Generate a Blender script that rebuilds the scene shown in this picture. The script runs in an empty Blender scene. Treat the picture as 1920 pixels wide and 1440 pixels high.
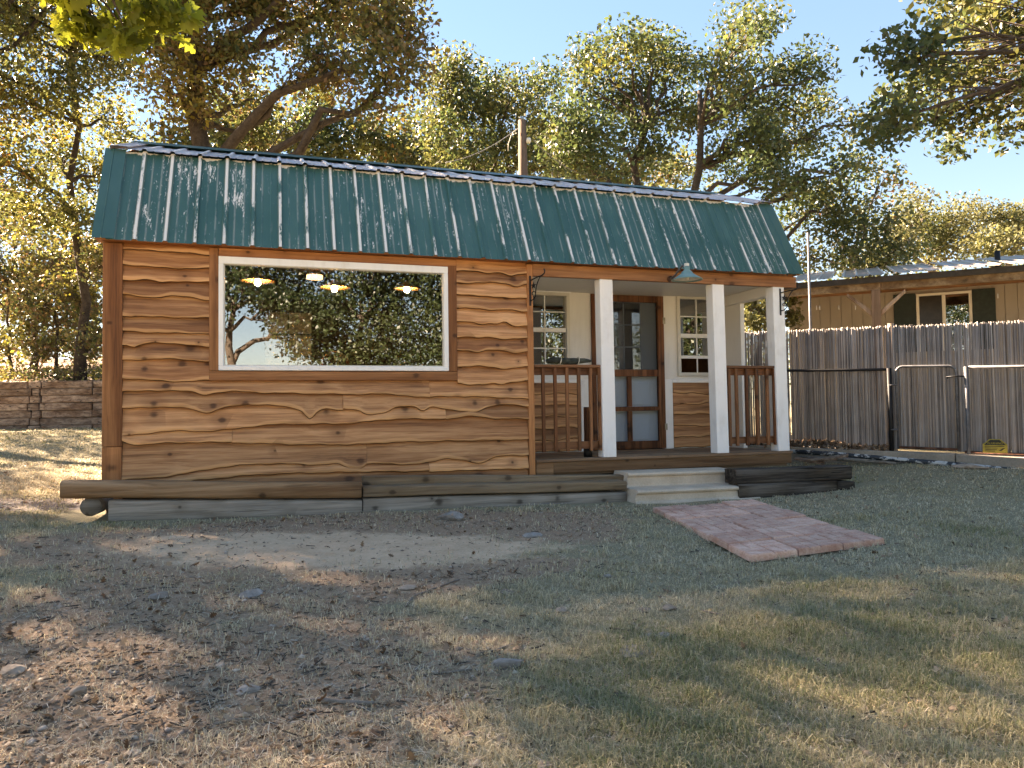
import bpy, bmesh, math, random
import numpy as np
from mathutils import Vector, Matrix

# ------------------------------------------------------------------ camera
scene = bpy.context.scene
rnd = random.Random(7)
rng = np.random.default_rng(7)
FPX = 1385.0                                   # focal length for a 1920 px wide frame
YAW, PITCH, ROLL = (math.radians(a) for a in (17.85, 2.05, 0.80))
CAM = np.array([1.64, -8.28, 1.09])
FW = np.array([math.sin(YAW)*math.cos(PITCH), math.cos(YAW)*math.cos(PITCH), math.sin(PITCH)])
_r = np.array([math.cos(YAW), -math.sin(YAW), 0.0]); _u = np.cross(_r, FW)
RT = math.cos(ROLL)*_r - math.sin(ROLL)*_u
UP = math.sin(ROLL)*_r + math.cos(ROLL)*_u
cd = bpy.data.cameras.new('camera'); co = bpy.data.objects.new('camera', cd)
scene.collection.objects.link(co); scene.camera = co
cd.sensor_width = 36.0; cd.lens = FPX/1920*36; cd.clip_start = 0.05; cd.clip_end = 2000
co.matrix_world = Matrix(((RT[0], UP[0], -FW[0], CAM[0]), (RT[1], UP[1], -FW[1], CAM[1]),
                          (RT[2], UP[2], -FW[2], CAM[2]), (0, 0, 0, 1)))

# ------------------------------------------------------------------ light
SUN_AZ, SUN_EL = math.radians(-36), math.radians(33)     # azimuth from +Y towards +X
SKY_STRENGTH, SUN_STRENGTH, EXPOSURE = 0.05, 5.0, 3.6
w = bpy.data.worlds.new('World'); scene.world = w; w.use_nodes = True
wn = w.node_tree; bg = wn.nodes['Background']
sky = wn.nodes.new('ShaderNodeTexSky'); sky.sky_type = 'NISHITA'; sky.sun_disc = False
sky.sun_elevation = SUN_EL; sky.sun_rotation = SUN_AZ
sky.air_density = 1.0; sky.dust_density = 0.0; sky.ozone_density = 1.0
gam = wn.nodes.new('ShaderNodeGamma'); gam.inputs[1].default_value = 0.55      # an even, softly graded sky all round
wn.links.new(sky.outputs[0], gam.inputs[0]); hsv = wn.nodes.new('ShaderNodeHueSaturation'); hsv.inputs['Saturation'].default_value = 1.55
wn.links.new(gam.outputs[0], hsv.inputs['Color']); wn.links.new(hsv.outputs[0], bg.inputs[0]); bg.inputs[1].default_value = SKY_STRENGTH
sl = bpy.data.lights.new('sun', 'SUN'); so = bpy.data.objects.new('sun', sl)
scene.collection.objects.link(so)
sl.energy = SUN_STRENGTH; sl.angle = math.radians(0.8); sl.color = (1.0, 0.86, 0.66)
SUNV = Vector((math.sin(SUN_AZ)*math.cos(SUN_EL), math.cos(SUN_AZ)*math.cos(SUN_EL), math.sin(SUN_EL)))
so.rotation_euler = SUNV.to_track_quat('Z', 'Y').to_euler(); so.location = SUNV*40
vs = scene.view_settings; vs.view_transform = 'Standard'; vs.look = 'None'
vs.exposure = EXPOSURE; vs.gamma = 1.0; vs.use_curve_mapping = False
vs.use_white_balance = True; vs.white_balance_temperature = 7300; vs.white_balance_tint = 20   # camera set for open shade
scene.render.resolution_x, scene.render.resolution_y = 1024, 768

# ------------------------------------------------------------------ pixel helpers
def ray(x, y): return FW + RT*(x-960)/FPX + UP*(720-y)/FPX
def onY(x, y, Y=0.0): d = ray(x, y); return CAM + d*((Y-CAM[1])/d[1])
def onZ(x, y, Z=0.0): d = ray(x, y); return CAM + d*((Z-CAM[2])/d[2])
def atd(x, y, dep): return CAM + ray(x, y)*dep

# ------------------------------------------------------------------ object helpers
C = scene.collection
def link(name, me, mat=None, parent=None, label=None, cat=None, group=None, kind=None):
    o = bpy.data.objects.new(name, me); C.objects.link(o)
    if mat is not None and me is not None and not me.materials: me.materials.append(mat)
    if parent is not None:
        o.parent = parent
        o.matrix_parent_inverse = parent.matrix_basis.inverted()
    if label: o['label'] = label
    if cat: o['category'] = cat
    if group: o['group'] = group
    if kind: o['kind'] = kind
    return o
def thing(name, loc, label, cat, group=None):
    o = bpy.data.objects.new(name, None); C.objects.link(o)
    o.location = loc; o.empty_display_size = .2
    o['label'] = label; o['category'] = cat
    if group: o['group'] = group
    return o
def npmesh(name, v, f, smooth=False, attr=None):
    """v (N,3); f (M,k) all the same k"""
    v = np.asarray(v, np.float32); f = np.asarray(f, np.int32)
    me = bpy.data.meshes.new(name); k = f.shape[1]
    me.vertices.add(len(v)); me.vertices.foreach_set('co', v.ravel())
    me.loops.add(f.size); me.loops.foreach_set('vertex_index', f.ravel())
    me.polygons.add(len(f))
    me.polygons.foreach_set('loop_start', np.arange(0, f.size, k, dtype=np.int32))
    me.polygons.foreach_set('loop_total', np.full(len(f), k, np.int32))
    if smooth: me.polygons.foreach_set('use_smooth', np.ones(len(f), bool))
    me.update(calc_edges=True)
    if attr:
        for nm, a in attr.items():
            at = me.attributes.new(nm, 'FLOAT', 'POINT'); at.data.foreach_set('value', np.asarray(a, np.float32))
    return me
class MB:
    def __init__(s): s.v = []; s.f = []; s.a = []
    def add(s, v, f, a=0.0):
        b = len(s.v); s.v += [tuple(map(float, q)) for q in v]; s.f += [tuple(i+b for i in q) for q in f]
        s.a += list(a) if hasattr(a, '__len__') else [a]*len(v)
    def box(s, x0, x1, y0, y1, z0, z1, M=None):
        v = [(x, y, z) for z in (z0, z1) for y in (y0, y1) for x in (x0, x1)]
        if M is not None: v = [tuple(M @ Vector(q)) for q in v]
        s.add(v, [(0,2,3,1),(4,5,7,6),(0,1,5,4),(2,6,7,3),(0,4,6,2),(1,3,7,5)])
    def tube(s, pts, rad, n=8, cap=True):
        pts = [Vector(p) for p in pts]; m = len(pts)
        if not hasattr(rad, '__len__'): rad = [rad]*m
        v = []; ref = None
        for i, p in enumerate(pts):
            t = (pts[min(i+1, m-1)]-pts[max(i-1, 0)]).normalized()
            if ref is None: ref = t.orthogonal().normalized()
            a = (ref - t*ref.dot(t))
            a = a.normalized() if a.length > 1e-6 else t.orthogonal().normalized()
            ref = a; b = t.cross(a)
            for k in range(n):
                an = 2*math.pi*k/n
                v.append(tuple(p + (a*math.cos(an)+b*math.sin(an))*rad[i]))
        f = [(i*n+k, i*n+(k+1) % n, (i+1)*n+(k+1) % n, (i+1)*n+k) for i in range(m-1) for k in range(n)]
        if cap: f += [tuple(range(n))[::-1], tuple((m-1)*n+k for k in range(n))]
        s.add(v, f)
    def lathe(s, prof, c=(0, 0, 0), n=24):
        v = [(c[0]+r*math.cos(2*math.pi*k/n), c[1]+r*math.sin(2*math.pi*k/n), c[2]+z) for r, z in prof for k in range(n)]
        f = [(i*n+k, i*n+(k+1) % n, (i+1)*n+(k+1) % n, (i+1)*n+k) for i in range(len(prof)-1) for k in range(n)]
        s.add(v, f)
    def mesh(s, name, smooth=False, bevel=0, attr=None):
        me = bpy.data.meshes.new(name); me.from_pydata(s.v, [], s.f)
        if attr:
            at = me.attributes.new(attr, 'FLOAT', 'POINT'); at.data.foreach_set('value', s.a)
        if bevel:
            bm = bmesh.new(); bm.from_mesh(me)
            es = [e for e in bm.edges if len(e.link_faces) == 2 and e.calc_face_angle(0) > .6]
            bmesh.ops.bevel(bm, geom=es, offset=bevel, segments=1, affect='EDGES', clamp_overlap=True)
            bm.to_mesh(me); bm.free()
        if smooth: me.polygons.foreach_set('use_smooth', [True]*len(me.polygons))
        me.update(); return me
    def build(s, name, mat, parent=None, smooth=False, bevel=0, attr=None, **kw):
        return link(name, s.mesh(name, smooth, bevel, attr), mat, parent, **kw)
def box(name, mat, x0, x1, y0, y1, z0, z1, parent=None, bevel=.004, M=None, **kw):
    m = MB(); m.box(x0, x1, y0, y1, z0, z1, M); return m.build(name, mat, parent, bevel=bevel, **kw)
def tube(name, mat, pts, rad, parent=None, n=8, **kw):
    m = MB(); m.tube(pts, rad, n); return m.build(name, mat, parent, smooth=True, **kw)

# ------------------------------------------------------------------ material helpers
class G:
    def __init__(s, name):
        s.m = bpy.data.materials.new(name); s.m.use_nodes = True; s.nt = s.m.node_tree
        s.out = s.nt.nodes['Material Output']; s.b = s.nt.nodes['Principled BSDF']
    def n(s, t, ins=None, **props):
        nd = s.nt.nodes.new('ShaderNode'+t)
        for k, v in props.items(): setattr(nd, k, v)
        for k, v in (ins or {}).items(): s.set(nd.inputs[k], v)
        return nd
    def set(s, sock, v):
        if isinstance(v, bpy.types.NodeSocket): s.nt.links.new(v, sock)
        elif isinstance(v, bpy.types.Node): s.nt.links.new(v.outputs[0], sock)
        else:
            if hasattr(sock.default_value, '__len__') and len(sock.default_value) == 4 and len(v) == 3: v = (*v, 1)
            sock.default_value = v
    def math(s, op, a, b=0.0, c=None, clamp=False):
        i = {0: a, 1: b}
        if c is not None: i[2] = c
        return s.n('Math', i, operation=op, use_clamp=clamp).outputs[0]
    def mix(s, f, a, b, bt='MIX'):
        nd = s.n('Mix', {0: f, 6: a, 7: b}, data_type='RGBA', blend_type=bt); return nd.outputs[2]
    def ramp(s, fac, stops, interp='LINEAR'):
        nd = s.n('ValToRGB', {0: fac}); r = nd.color_ramp; r.interpolation = interp
        while len(r.elements) < len(stops): r.elements.new(.5)
        for e, (p, c) in zip(r.elements, stops):
            e.position = p; e.color = (*c, 1) if hasattr(c, '__len__') else (c, c, c, 1)
        return nd.outputs[0]
    def noise(s, vec, scale, detail=4, rough=.55, dist=0.0):
        return s.n('TexNoise', {'Vector': vec, 'Scale': scale, 'Detail': detail, 'Roughness': rough, 'Distortion': dist}).outputs[0]
    def map(s, vec, scale=(1, 1, 1), loc=(0, 0, 0), rot=(0, 0, 0)):
        return s.n('Mapping', {0: vec, 1: loc, 2: rot, 3: scale}).outputs[0]
    def step(s, v, lo, hi): return s.n('MapRange', {0: v, 1: lo, 2: hi, 3: 0.0, 4: 1.0}, interpolation_type='SMOOTHSTEP').outputs[0]
    def obj(s, rand=True):
        o = s.n('TexCoord').outputs['Object']
        if not rand: return o
        r = s.n('ObjectInfo').outputs['Random']
        off = s.n('CombineXYZ', {0: s.math('MULTIPLY', r, 37.0), 1: s.math('MULTIPLY', r, 19.0), 2: s.math('MULTIPLY', r, 53.0)})
        return s.n('VectorMath', {0: o, 1: off.outputs[0]}, operation='ADD').outputs[0]
    def bump(s, h, strength=.4, dist=.01):
        s.set(s.b.inputs['Normal'], s.n('Bump', {'Height': h, 'Strength': strength, 'Distance': dist}).outputs[0])
    def done(s, col=None, rough=.7, spec=.3, metal=0.0):
        if col is not None: s.set(s.b.inputs['Base Color'], col)
        s.set(s.b.inputs['Roughness'], rough); s.set(s.b.inputs['Specular IOR Level'], spec); s.set(s.b.inputs['Metallic'], metal)
        return s.m

def wood(name, dark, mid, light, axis='x', knots=True, edge=False, rough=.6, grey=0.0, scale=1.0, crack=0.0, spec=.25):
    g = G(name); p = g.obj()
    sc = {'x': (.8, 22, 22), 'z': (22, 22, .8), 'y': (22, .8, 22)}[axis]
    sc = tuple(q*scale for q in sc)
    warp = g.noise(g.map(p, tuple(q*.33 for q in sc)), 1.0, 2)
    pk = g.map(p, {'x': (1.15, 1, 4.2), 'z': (4.2, 1, 1.15), 'y': (4, 1.15, 1)}[axis])
    vor = g.n('TexVoronoi', {'Vector': pk, 'Scale': 1.0, 'Randomness': 1.0}, voronoi_dimensions='3D')
    d = vor.outputs['Distance']
    ring = g.math('MULTIPLY', g.math('SUBTRACT', 1.0, g.step(d, .0, .42)), 0.5 if knots else 0.0)
    v2 = g.n('VectorMath', {0: g.map(p, sc), 1: g.n('CombineXYZ', {0: ring, 1: ring, 2: ring}).outputs[0]}, operation='ADD').outputs[0]
    gr = g.noise(v2, 1.0, 5, .6, .2)
    fine = g.noise(g.map(p, tuple(q*5 for q in sc)), 1.0, 3, .6)
    t = g.math('ADD', g.math('MULTIPLY', gr, .75), g.math('MULTIPLY', fine, .25))
    col = g.ramp(t, [(.33, dark), (.47, mid), (.62, light)])
    big = g.noise(g.map(p, tuple(q*.16 for q in sc)), 1.0, 2)
    col = g.mix(g.step(big, .46, .60), col, g.mix(1.0, col, (.66, .58, .52), 'MULTIPLY'))
    hs = g.n('HueSaturation', {'Color': col, 'Value': g.math('ADD', g.math('MULTIPLY', g.n('ObjectInfo').outputs['Random'], .50), .72), 'Saturation': 1.0-grey})
    col = hs.outputs[0]
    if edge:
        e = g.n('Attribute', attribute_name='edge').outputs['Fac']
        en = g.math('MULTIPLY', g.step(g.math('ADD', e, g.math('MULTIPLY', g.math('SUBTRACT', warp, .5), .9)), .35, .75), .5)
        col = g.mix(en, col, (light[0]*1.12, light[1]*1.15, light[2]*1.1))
        col = g.mix(g.step(e, 1.2, 1.7), col, (.085, .042, .021))  # lower rim: bark tone with the shadow line under the board painted in
    if knots:
        sx = g.n('SeparateXYZ', {0: p})
        pk2 = g.n('CombineXYZ', {0: sx.outputs[0], 1: g.math('MULTIPLY', sx.outputs[2], 1.2), 2: 0.0}).outputs[0]
        kv = g.n('TexVoronoi', {'Vector': pk2, 'Scale': 3.1, 'Randomness': 1.0}, voronoi_dimensions='2D')
        sz = g.math('ADD', .55, g.math('MULTIPLY', g.n('SeparateColor', {0: kv.outputs['Color']}).outputs[1], 1.9))
        kd = g.math('ADD', g.math('DIVIDE', kv.outputs['Distance'], sz), g.math('MULTIPLY', g.math('SUBTRACT', gr, .5), .16))
        on = g.step(g.n('SeparateColor', {0: kv.outputs['Color']}).outputs[0], .52, .54)
        halo = g.math('MULTIPLY', g.math('SUBTRACT', 1.0, g.step(kd, .06, .30)), on)
        core = g.math('MULTIPLY', g.math('SUBTRACT', 1.0, g.step(kd, .02, .085)), on)
        col = g.mix(g.math('MULTIPLY', halo, .45), col, dark)
        col = g.mix(g.math('MULTIPLY', core, .75), col, (dark[0]*.22, dark[1]*.2, dark[2]*.2))
    if crack:
        cr = g.noise(g.map(p, tuple(q*1.6 for q in sc)), 1.0, 3, .5, .3)
        ck = g.math('MULTIPLY', g.step(cr, .62, .69), crack)
        col = g.mix(ck, col, (dark[0]*.25, dark[1]*.25, dark[2]*.25))
        g.bump(g.math('SUBTRACT', t, ck), .8, .012)
    else: g.bump(t, .45, .006)
    return g.done(col, rough, spec)

def paint(name, col, dirt=(.45, .42, .36), amt=.35, rough=.5, scale=3.0):
    g = G(name); p = g.obj()
    n1 = g.noise(p, scale, 5, .65); n2 = g.noise(g.map(p, (8, 8, 1.2)), 2.0, 4, .6)
    f = g.math('MULTIPLY', g.step(g.math('ADD', g.math('MULTIPLY', n1, .6), g.math('MULTIPLY', n2, .4)), .47, .72), amt)
    g.bump(n2, .12, .004)
    return g.done(g.mix(f, col, dirt), rough, .35)
def plain(name, col, rough=.6, metal=0.0, var=.25, scale=12.0):
    g = G(name); p = g.obj()
    n = g.noise(p, scale, 4, .6)
    c = g.mix(g.step(n, .35, .7), tuple(q*(1-var) for q in col), tuple(min(1, q*(1+var)) for q in col))
    g.bump(n, .15, .004)
    return g.done(c, rough, .4, metal)
def stone(name, a, b, scale=6.0, rough=.85, fine=40.0, bump=.5):
    g = G(name); p = g.obj()
    n = g.noise(p, scale, 6, .65); m = g.noise(p, fine, 4, .7)
    t = g.math('ADD', g.math('MULTIPLY', n, .6), g.math('MULTIPLY', m, .4))
    g.bump(t, bump, .01)
    r = g.n('ObjectInfo').outputs['Random']
    c = g.n('HueSaturation', {'Color': g.ramp(t, [(.36, a), (.62, b)]), 'Value': g.math('ADD', .85, g.math('MULTIPLY', r, .3))}).outputs[0]
    return g.done(c, rough, .2)

M = {}
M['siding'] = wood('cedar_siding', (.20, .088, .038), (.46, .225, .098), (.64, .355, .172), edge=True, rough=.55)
M['trim'] = wood('cedar_trim_horizontal', (.19, .078, .030), (.36, .155, .060), (.48, .225, .095), rough=.55)
M['trimv'] = wood('cedar_trim_vertical', (.17, .070, .028), (.33, .140, .052), (.44, .200, .080), axis='z', rough=.55)
M['rail'] = wood('stained_railing', (.09, .036, .016), (.20, .085, .035), (.28, .125, .055), axis='z', rough=.6)
M['railh'] = wood('stained_rail', (.10, .042, .02), (.21, .090, .040), (.28, .13, .06), rough=.6)
M['door'] = wood('stained_screen_door', (.05, .018, .008), (.15, .058, .022), (.24, .10, .042), axis='z', rough=.55, crack=.7)
M['deck'] = wood('weathered_deck', (.15, .092, .055), (.24, .155, .095), (.31, .21, .135), rough=.75, knots=True)
M['timber'] = wood('landscape_timber', (.17, .118, .07), (.27, .195, .122), (.36, .27, .175), rough=.8, crack=.35)
M['timber_brown'] = wood('brown_timber', (.15, .085, .04), (.25, .15, .078), (.34, .22, .125), rough=.7, crack=.35)
M['timber_grey'] = wood('grey_timber', (.15, .125, .095), (.24, .21, .17), (.33, .29, .24), rough=.9, crack=.4, grey=.15)
M['tie'] = wood('dark_railroad_tie', (.018, .014, .011), (.05, .040, .031), (.125, .105, .085), rough=.85, crack=.9, knots=False)
M['tie_wall'] = wood('retaining_tie', (.10, .066, .046), (.26, .18, .13), (.43, .32, .235), rough=.9, crack=.9, knots=False)
M['white'] = paint('white_paint', (.87, .87, .86), (.55, .52, .46), .42)
M['cream'] = paint('off_white_wall', (.78, .76, .72), (.60, .57, .52), .5, scale=1.2)
M['bluedoor'] = paint('blue_grey_door', (.30, .37, .44), (.22, .26, .3), .3)
M['concrete'] = stone('precast_concrete', (.46, .37, .275), (.65, .54, .42), 3.0, .9, 60, .35)
M['curb'] = stone('old_concrete', (.24, .205, .16), (.40, .345, .28), 2.0, .95, 40, .5)
M['rock'] = stone('sandstone_rock', (.21, .155, .11), (.42, .335, .26), 8.0)
M['rock_grey'] = stone('grey_rock', (.17, .15, .13), (.34, .31, .28), 8.0)
M['paver'] = stone('red_paver', (.48, .235, .165), (.74, .50, .385), 7.0, .92, 70, .6)
M['iron'] = plain('black_iron', (.012, .012, .013), .5, .3)
M['steel'] = plain('galvanised_steel', (.14, .14, .145), .6, .25)
M['rust'] = plain('rusty_steel', (.13, .06, .035), .85, .2, .5)
M['brass'] = plain('dull_hinge', (.40, .37, .30), .5, .6)
M['rope'] = plain('cord', (.6, .55, .45), .9)
M['greenlamp'] = plain('green_enamel', (.16, .27, .24), .3, 0, .1)
M['lampwhite'] = plain('lamp_inside', (.62, .60, .54), .5, 0, .05)
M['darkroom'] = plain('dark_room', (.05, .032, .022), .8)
M['roomfloor'] = plain('room_floor', (.08, .05, .03), .6)
M['shutter'] = plain('dark_green_shutter', (.014, .024, .020), .6)
M['beige'] = paint('beige_siding', (.31, .27, .225), (.26, .225, .185), .5, .75)
M['pole'] = wood('utility_pole_wood', (.09, .06, .045), (.17, .12, .09), (.25, .185, .145), axis='z', rough=.9, crack=.6, knots=False)
M['greypost'] = wood('grey_porch_post', (.16, .115, .08), (.30, .225, .165), (.40, .31, .24), axis='z', rough=.85)
M['bark'] = stone('tree_bark', (.028, .021, .016), (.085, .066, .052), 9.0, .95, 30, 1.0)
M['barklight'] = stone('pale_bark', (.07, .055, .042), (.19, .155, .125), 9.0, .95, 30, .8)
M['stick'] = stone('dead_stick', (.12, .095, .075), (.27, .225, .185), 12.0)
M['mat'] = plain('green_brown_cloth', (.055, .06, .045), .95, 0, .6, 9.0)
M['vinyl'] = paint('window_vinyl', (.66, .63, .56), (.45, .42, .36), .3)

def glass(name, refl=.3, tint=(.8, .82, .8)):
    g = G(name)
    g.nt.nodes.remove(g.b)
    tr = g.n('BsdfTransparent', {0: tint}); gl = g.n('BsdfGlossy', {0: (.93, .95, .95), 'Roughness': .0})
    fr = g.n('LayerWeight', {0: .35}).outputs['Fresnel']
    f = g.math('MAXIMUM', refl, fr)
    mx = g.n('MixShader', {0: f, 1: tr, 2: gl}); g.set(g.out.inputs[0], mx)
    return g.m
M['glass'] = glass('window_glass', .29, (.7, .72, .7))
M['glass2'] = glass('porch_window_glass', .30, (.6, .6, .58))
def screen_mat():
    g = G('insect_screen'); g.nt.nodes.remove(g.b)
    mx = g.n('MixShader', {0: .28, 1: g.n('BsdfTransparent'), 2: g.n('BsdfDiffuse', {0: (.06, .06, .06)})}); g.set(g.out.inputs[0], mx); return g.m
M['screen'] = screen_mat()
def emit(name, col, st):
    g = G(name); g.nt.nodes.remove(g.b); g.set(g.out.inputs[0], g.n('Emission', {0: col, 1: st})); return g.m
M['bulb'] = emit('lit_bulb', (1.0, .55, .20), 45.0)
M['shade'] = plain('lamp_shade_inside', (.85, .52, .26), .6, 0, .05)

def roof_mat(name, base, flake, rib_amt, body_thr, top_z=None):
    g = G(name); o = g.n('TexCoord').outputs['Object']; p = o
    rib = g.n('Attribute', attribute_name='rib').outputs['Fac']
    streak = g.noise(g.map(p, (30, 3.0, 3.0)), 1.0, 5, .65)
    chips = g.noise(g.map(p, (80, 20, 20)), 1.0, 4, .7, .8)
    patch = g.noise(g.map(p, (1.6, .7, .7)), 1.0, 3, .6)
    ribn = g.math('ADD', g.math('MULTIPLY', g.noise(g.map(p, (9, 2.0, 2.0)), 1.0, 4, .7), .7), g.math('MULTIPLY', chips, .3))
    a = g.math('MULTIPLY', rib, g.step(g.math('ADD', ribn, g.math('MULTIPLY', g.math('SUBTRACT', patch, .18), .85)), .80-rib_amt, .88-rib_amt))
    body = g.math('ADD', g.math('MULTIPLY', streak, .55), g.math('ADD', g.math('MULTIPLY', chips, .45), g.math('MULTIPLY', g.math('SUBTRACT', patch, .5), .42)))
    b = g.step(body, body_thr, body_thr+.02)
    f = g.math('MAXIMUM', a, b)
    if top_z is not None:
        z = g.n('SeparateXYZ', {0: o}).outputs[2]
        tn = g.noise(g.map(p, (5, 3, 3)), 1.0, 4, .7)
        top = g.step(g.math('SUBTRACT', z, g.math('MULTIPLY', g.math('SUBTRACT', 1.0, tn), .22)), top_z-.135, top_z-.125)
        f = g.math('MAXIMUM', f, top)
    fade = g.noise(g.map(p, (2, 1, 1)), 1.0, 4)
    col = g.mix(g.step(fade, .3, .75), base, (base[0]*1.5+.006, base[1]*1.3+.004, base[2]*1.3+.006))
    col = g.mix(f, col, flake)
    g.bump(g.math('ADD', g.math('MULTIPLY', f, -.6), g.math('MULTIPLY', fade, .25)), .25, .004)
    return g.done(col, g.math('ADD', .42, g.math('MULTIPLY', f, .4)), .4)
M['roof'] = roof_mat('peeling_green_metal', (.030, .098, .090), (.70, .69, .66), .095, .606, 3.95)
M['roof_top'] = roof_mat('bare_weathered_metal', (.40, .39, .39), (.62, .61, .60), .2, .55)
M['roof_trim'] = roof_mat('green_metal_trim', (.028, .092, .088), (.5, .5, .48), .0, .74)

def leaf_mat(name, cols, trans=.45, patchy=.5, gloss=.35):
    g = G(name); nt = g.nt
    r = g.n('NewGeometry').outputs['Random Per Island']
    pz = g.noise(g.n('TexCoord').outputs['Object'], .55, 2, .5)
    f = g.math('ADD', g.math('MULTIPLY', r, 1-patchy), g.math('MULTIPLY', g.step(pz, .3, .7), patchy))
    n = len(cols)
    col = g.ramp(f, [(i/(n-1) if n > 1 else 0, c) for i, c in enumerate(cols)])
    r2 = g.math('FRACT', g.math('MULTIPLY', r, 17.3))
    col = g.n('HueSaturation', {'Color': col, 'Value': g.math('ADD', .65, g.math('MULTIPLY', r2, .75))}).outputs[0]
    g.set(g.b.inputs['Base Color'], col); g.set(g.b.inputs['Roughness'], .45); g.set(g.b.inputs['Specular IOR Level'], gloss)
    tc = g.n('HueSaturation', {'Color': col, 'Value': 1.7, 'Saturation': 1.05}).outputs[0]
    mx = g.n('MixShader', {0: trans, 1: g.b.outputs[0], 2: g.n('BsdfTranslucent', {0: tc}).outputs[0]})
    g.set(g.out.inputs[0], mx); return g.m
GR, OL, YG, YE, OR, BR = (.055, .075, .026), (.098, .098, .031), (.16, .145, .029), (.25, .185, .034), (.25, .105, .028), (.13, .075, .036)
M['oak1'] = leaf_mat('oak_leaves_gold', [(.045, .060, .022), GR, OL, OL, BR, YG, YE], .40)
M['oak2'] = leaf_mat('oak_leaves_bronze', [BR, GR, OL, OL, YG, OR], .38)
M['oak3'] = leaf_mat('oak_leaves_green', [(.042, .060, .022), GR, (.062, .082, .028), GR, OL, YG], .33)
M['oak5'] = leaf_mat('oak_leaves_mixed', [(.042, .058, .022), GR, GR, OL, OL, YG], .34)
M['oak4'] = leaf_mat('oak_leaves_olive', [(.042, .058, .022), GR, OL, GR, (.10, .098, .034), OR], .33)
M['thicket'] = leaf_mat('thicket_leaves', [GR, GR, BR, OL, OL, YG, YE], .34)
M['pale'] = leaf_mat('pale_leaves', [GR, OL, (.12, .118, .05), (.16, .148, .062)], .32)
M['reflect'] = leaf_mat('yard_oak_leaves', [(.012, .02, .007), (.018, .028, .009), (.026, .036, .013), (.05, .058, .02)], .25)
M['near'] = leaf_mat('near_oak_leaves', [(.07, .095, .016), (.17, .18, .024), (.27, .26, .034)], .6)
M['litter'] = leaf_mat('dead_leaves', [(.075, .045, .028), (.16, .095, .055), (.26, .18, .115), (.36, .28, .20), (.15, .065, .03)], .12, .25, .15)

def grass_mat(name, cols):
    g = G(name); r = g.n('NewGeometry').outputs['Random Per Island']
    a = g.n('Attribute', attribute_name='green').outputs['Fac']
    f = g.math('ADD', g.math('MULTIPLY', r, .55), g.math('MULTIPLY', g.math('SUBTRACT', 1.0, a), .55), clamp=True)
    col = g.ramp(f, cols)
    r2 = g.math('FRACT', g.math('MULTIPLY', r, 23.7))
    col = g.n('HueSaturation', {'Color': col, 'Value': g.math('ADD', .7, g.math('MULTIPLY', r2, .6))}).outputs[0]
    g.set(g.b.inputs['Base Color'], col); g.set(g.b.inputs['Roughness'], .6); g.set(g.b.inputs['Specular IOR Level'], .2)
    mx = g.n('MixShader', {0: .3, 1: g.b.outputs[0], 2: g.n('BsdfTranslucent', {0: col}).outputs[0]})
    g.set(g.out.inputs[0], mx); return g.m
M['grass'] = grass_mat('lawn_grass', [(.0, (.165, .185, .072)), (.22, (.27, .265, .115)), (.40, (.45, .385, .225)), (.72, (.57, .475, .30)), (1., (.68, .58, .41))])

# ------------------------------------------------------------------ terrain
_CP = np.array([(1.6, -8.3, 0), (1, -5.5, .0), (2.3, -6, 0), (3.8, -6.6, 0), (-2, -5, .02), (4.9, -3.7, 0), (6.2, -3.6, .0), (3, -2.5, .02),
    (0.1, -.6, .10), (2.5, -.6, .05), (5.5, -.6, .02), (6.3, -.9, .0), (7.2, -.9, -.02), (8.8, -.5, .06), (9.6, 1.6, .22), (10.6, .3, .25), (11.5, -.9, .22),
    (12.6, -2.2, .2), (9, -3.5, .05), (11, -5, .08), (13, -7, .1), (-1.5, .5, .2), (-3, 4, .42), (-2, 8, .62), (-4.6, 12.3, .80), (-2.4, 11.6, .80), (2, 11, .75),
    (0, 4, .35), (4, 2, .25), (8, 3, .3), (-6, -2, .15), (-8, 5, .5), (-12, 12, .9), (8, 10, .6), (14, 6, .45), (18, 0, .35), (0, 25, 1.3), (15, 20, .9), (-15, 25, 1.8),
    (0, -20, 0), (15, -20, 0), (-15, -20, 0), (25, 10, .6), (-25, 0, .6)])
RW0, RWD = np.array([-2.43, 11.92]), np.array([-.9516, .3074])        # retaining wall line, running to the left
RWN = np.array([.3074, .9516])
def hgt(x, y):
    x = np.asarray(x, float); y = np.asarray(y, float)
    d2 = (x[..., None]-_CP[:, 0])**2 + (y[..., None]-_CP[:, 1])**2
    wt = 1.0/(d2+.6)**1.6
    z = (wt*_CP[:, 2]).sum(-1)/wt.sum(-1)
    z = z + .012*np.sin(2.1*x+.7*y)*np.sin(1.7*y-.4*x) + .006*np.sin(6.3*x+1.3)*np.sin(5.1*y+.4*x)
    s = (x-RW0[0])*RWN[0]+(y-RW0[1])*RWN[1]
    t = np.clip((s+.05)/.25, 0, 1); t = t*t*(3-2*t)
    side = np.clip((3.5-x)/2.0, 0, 1)
    return z + t*side*(1.12 + .10*np.clip(s, 0, 12))
def H(x, y): return float(hgt(np.array([x]), np.array([y]))[0])

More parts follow.
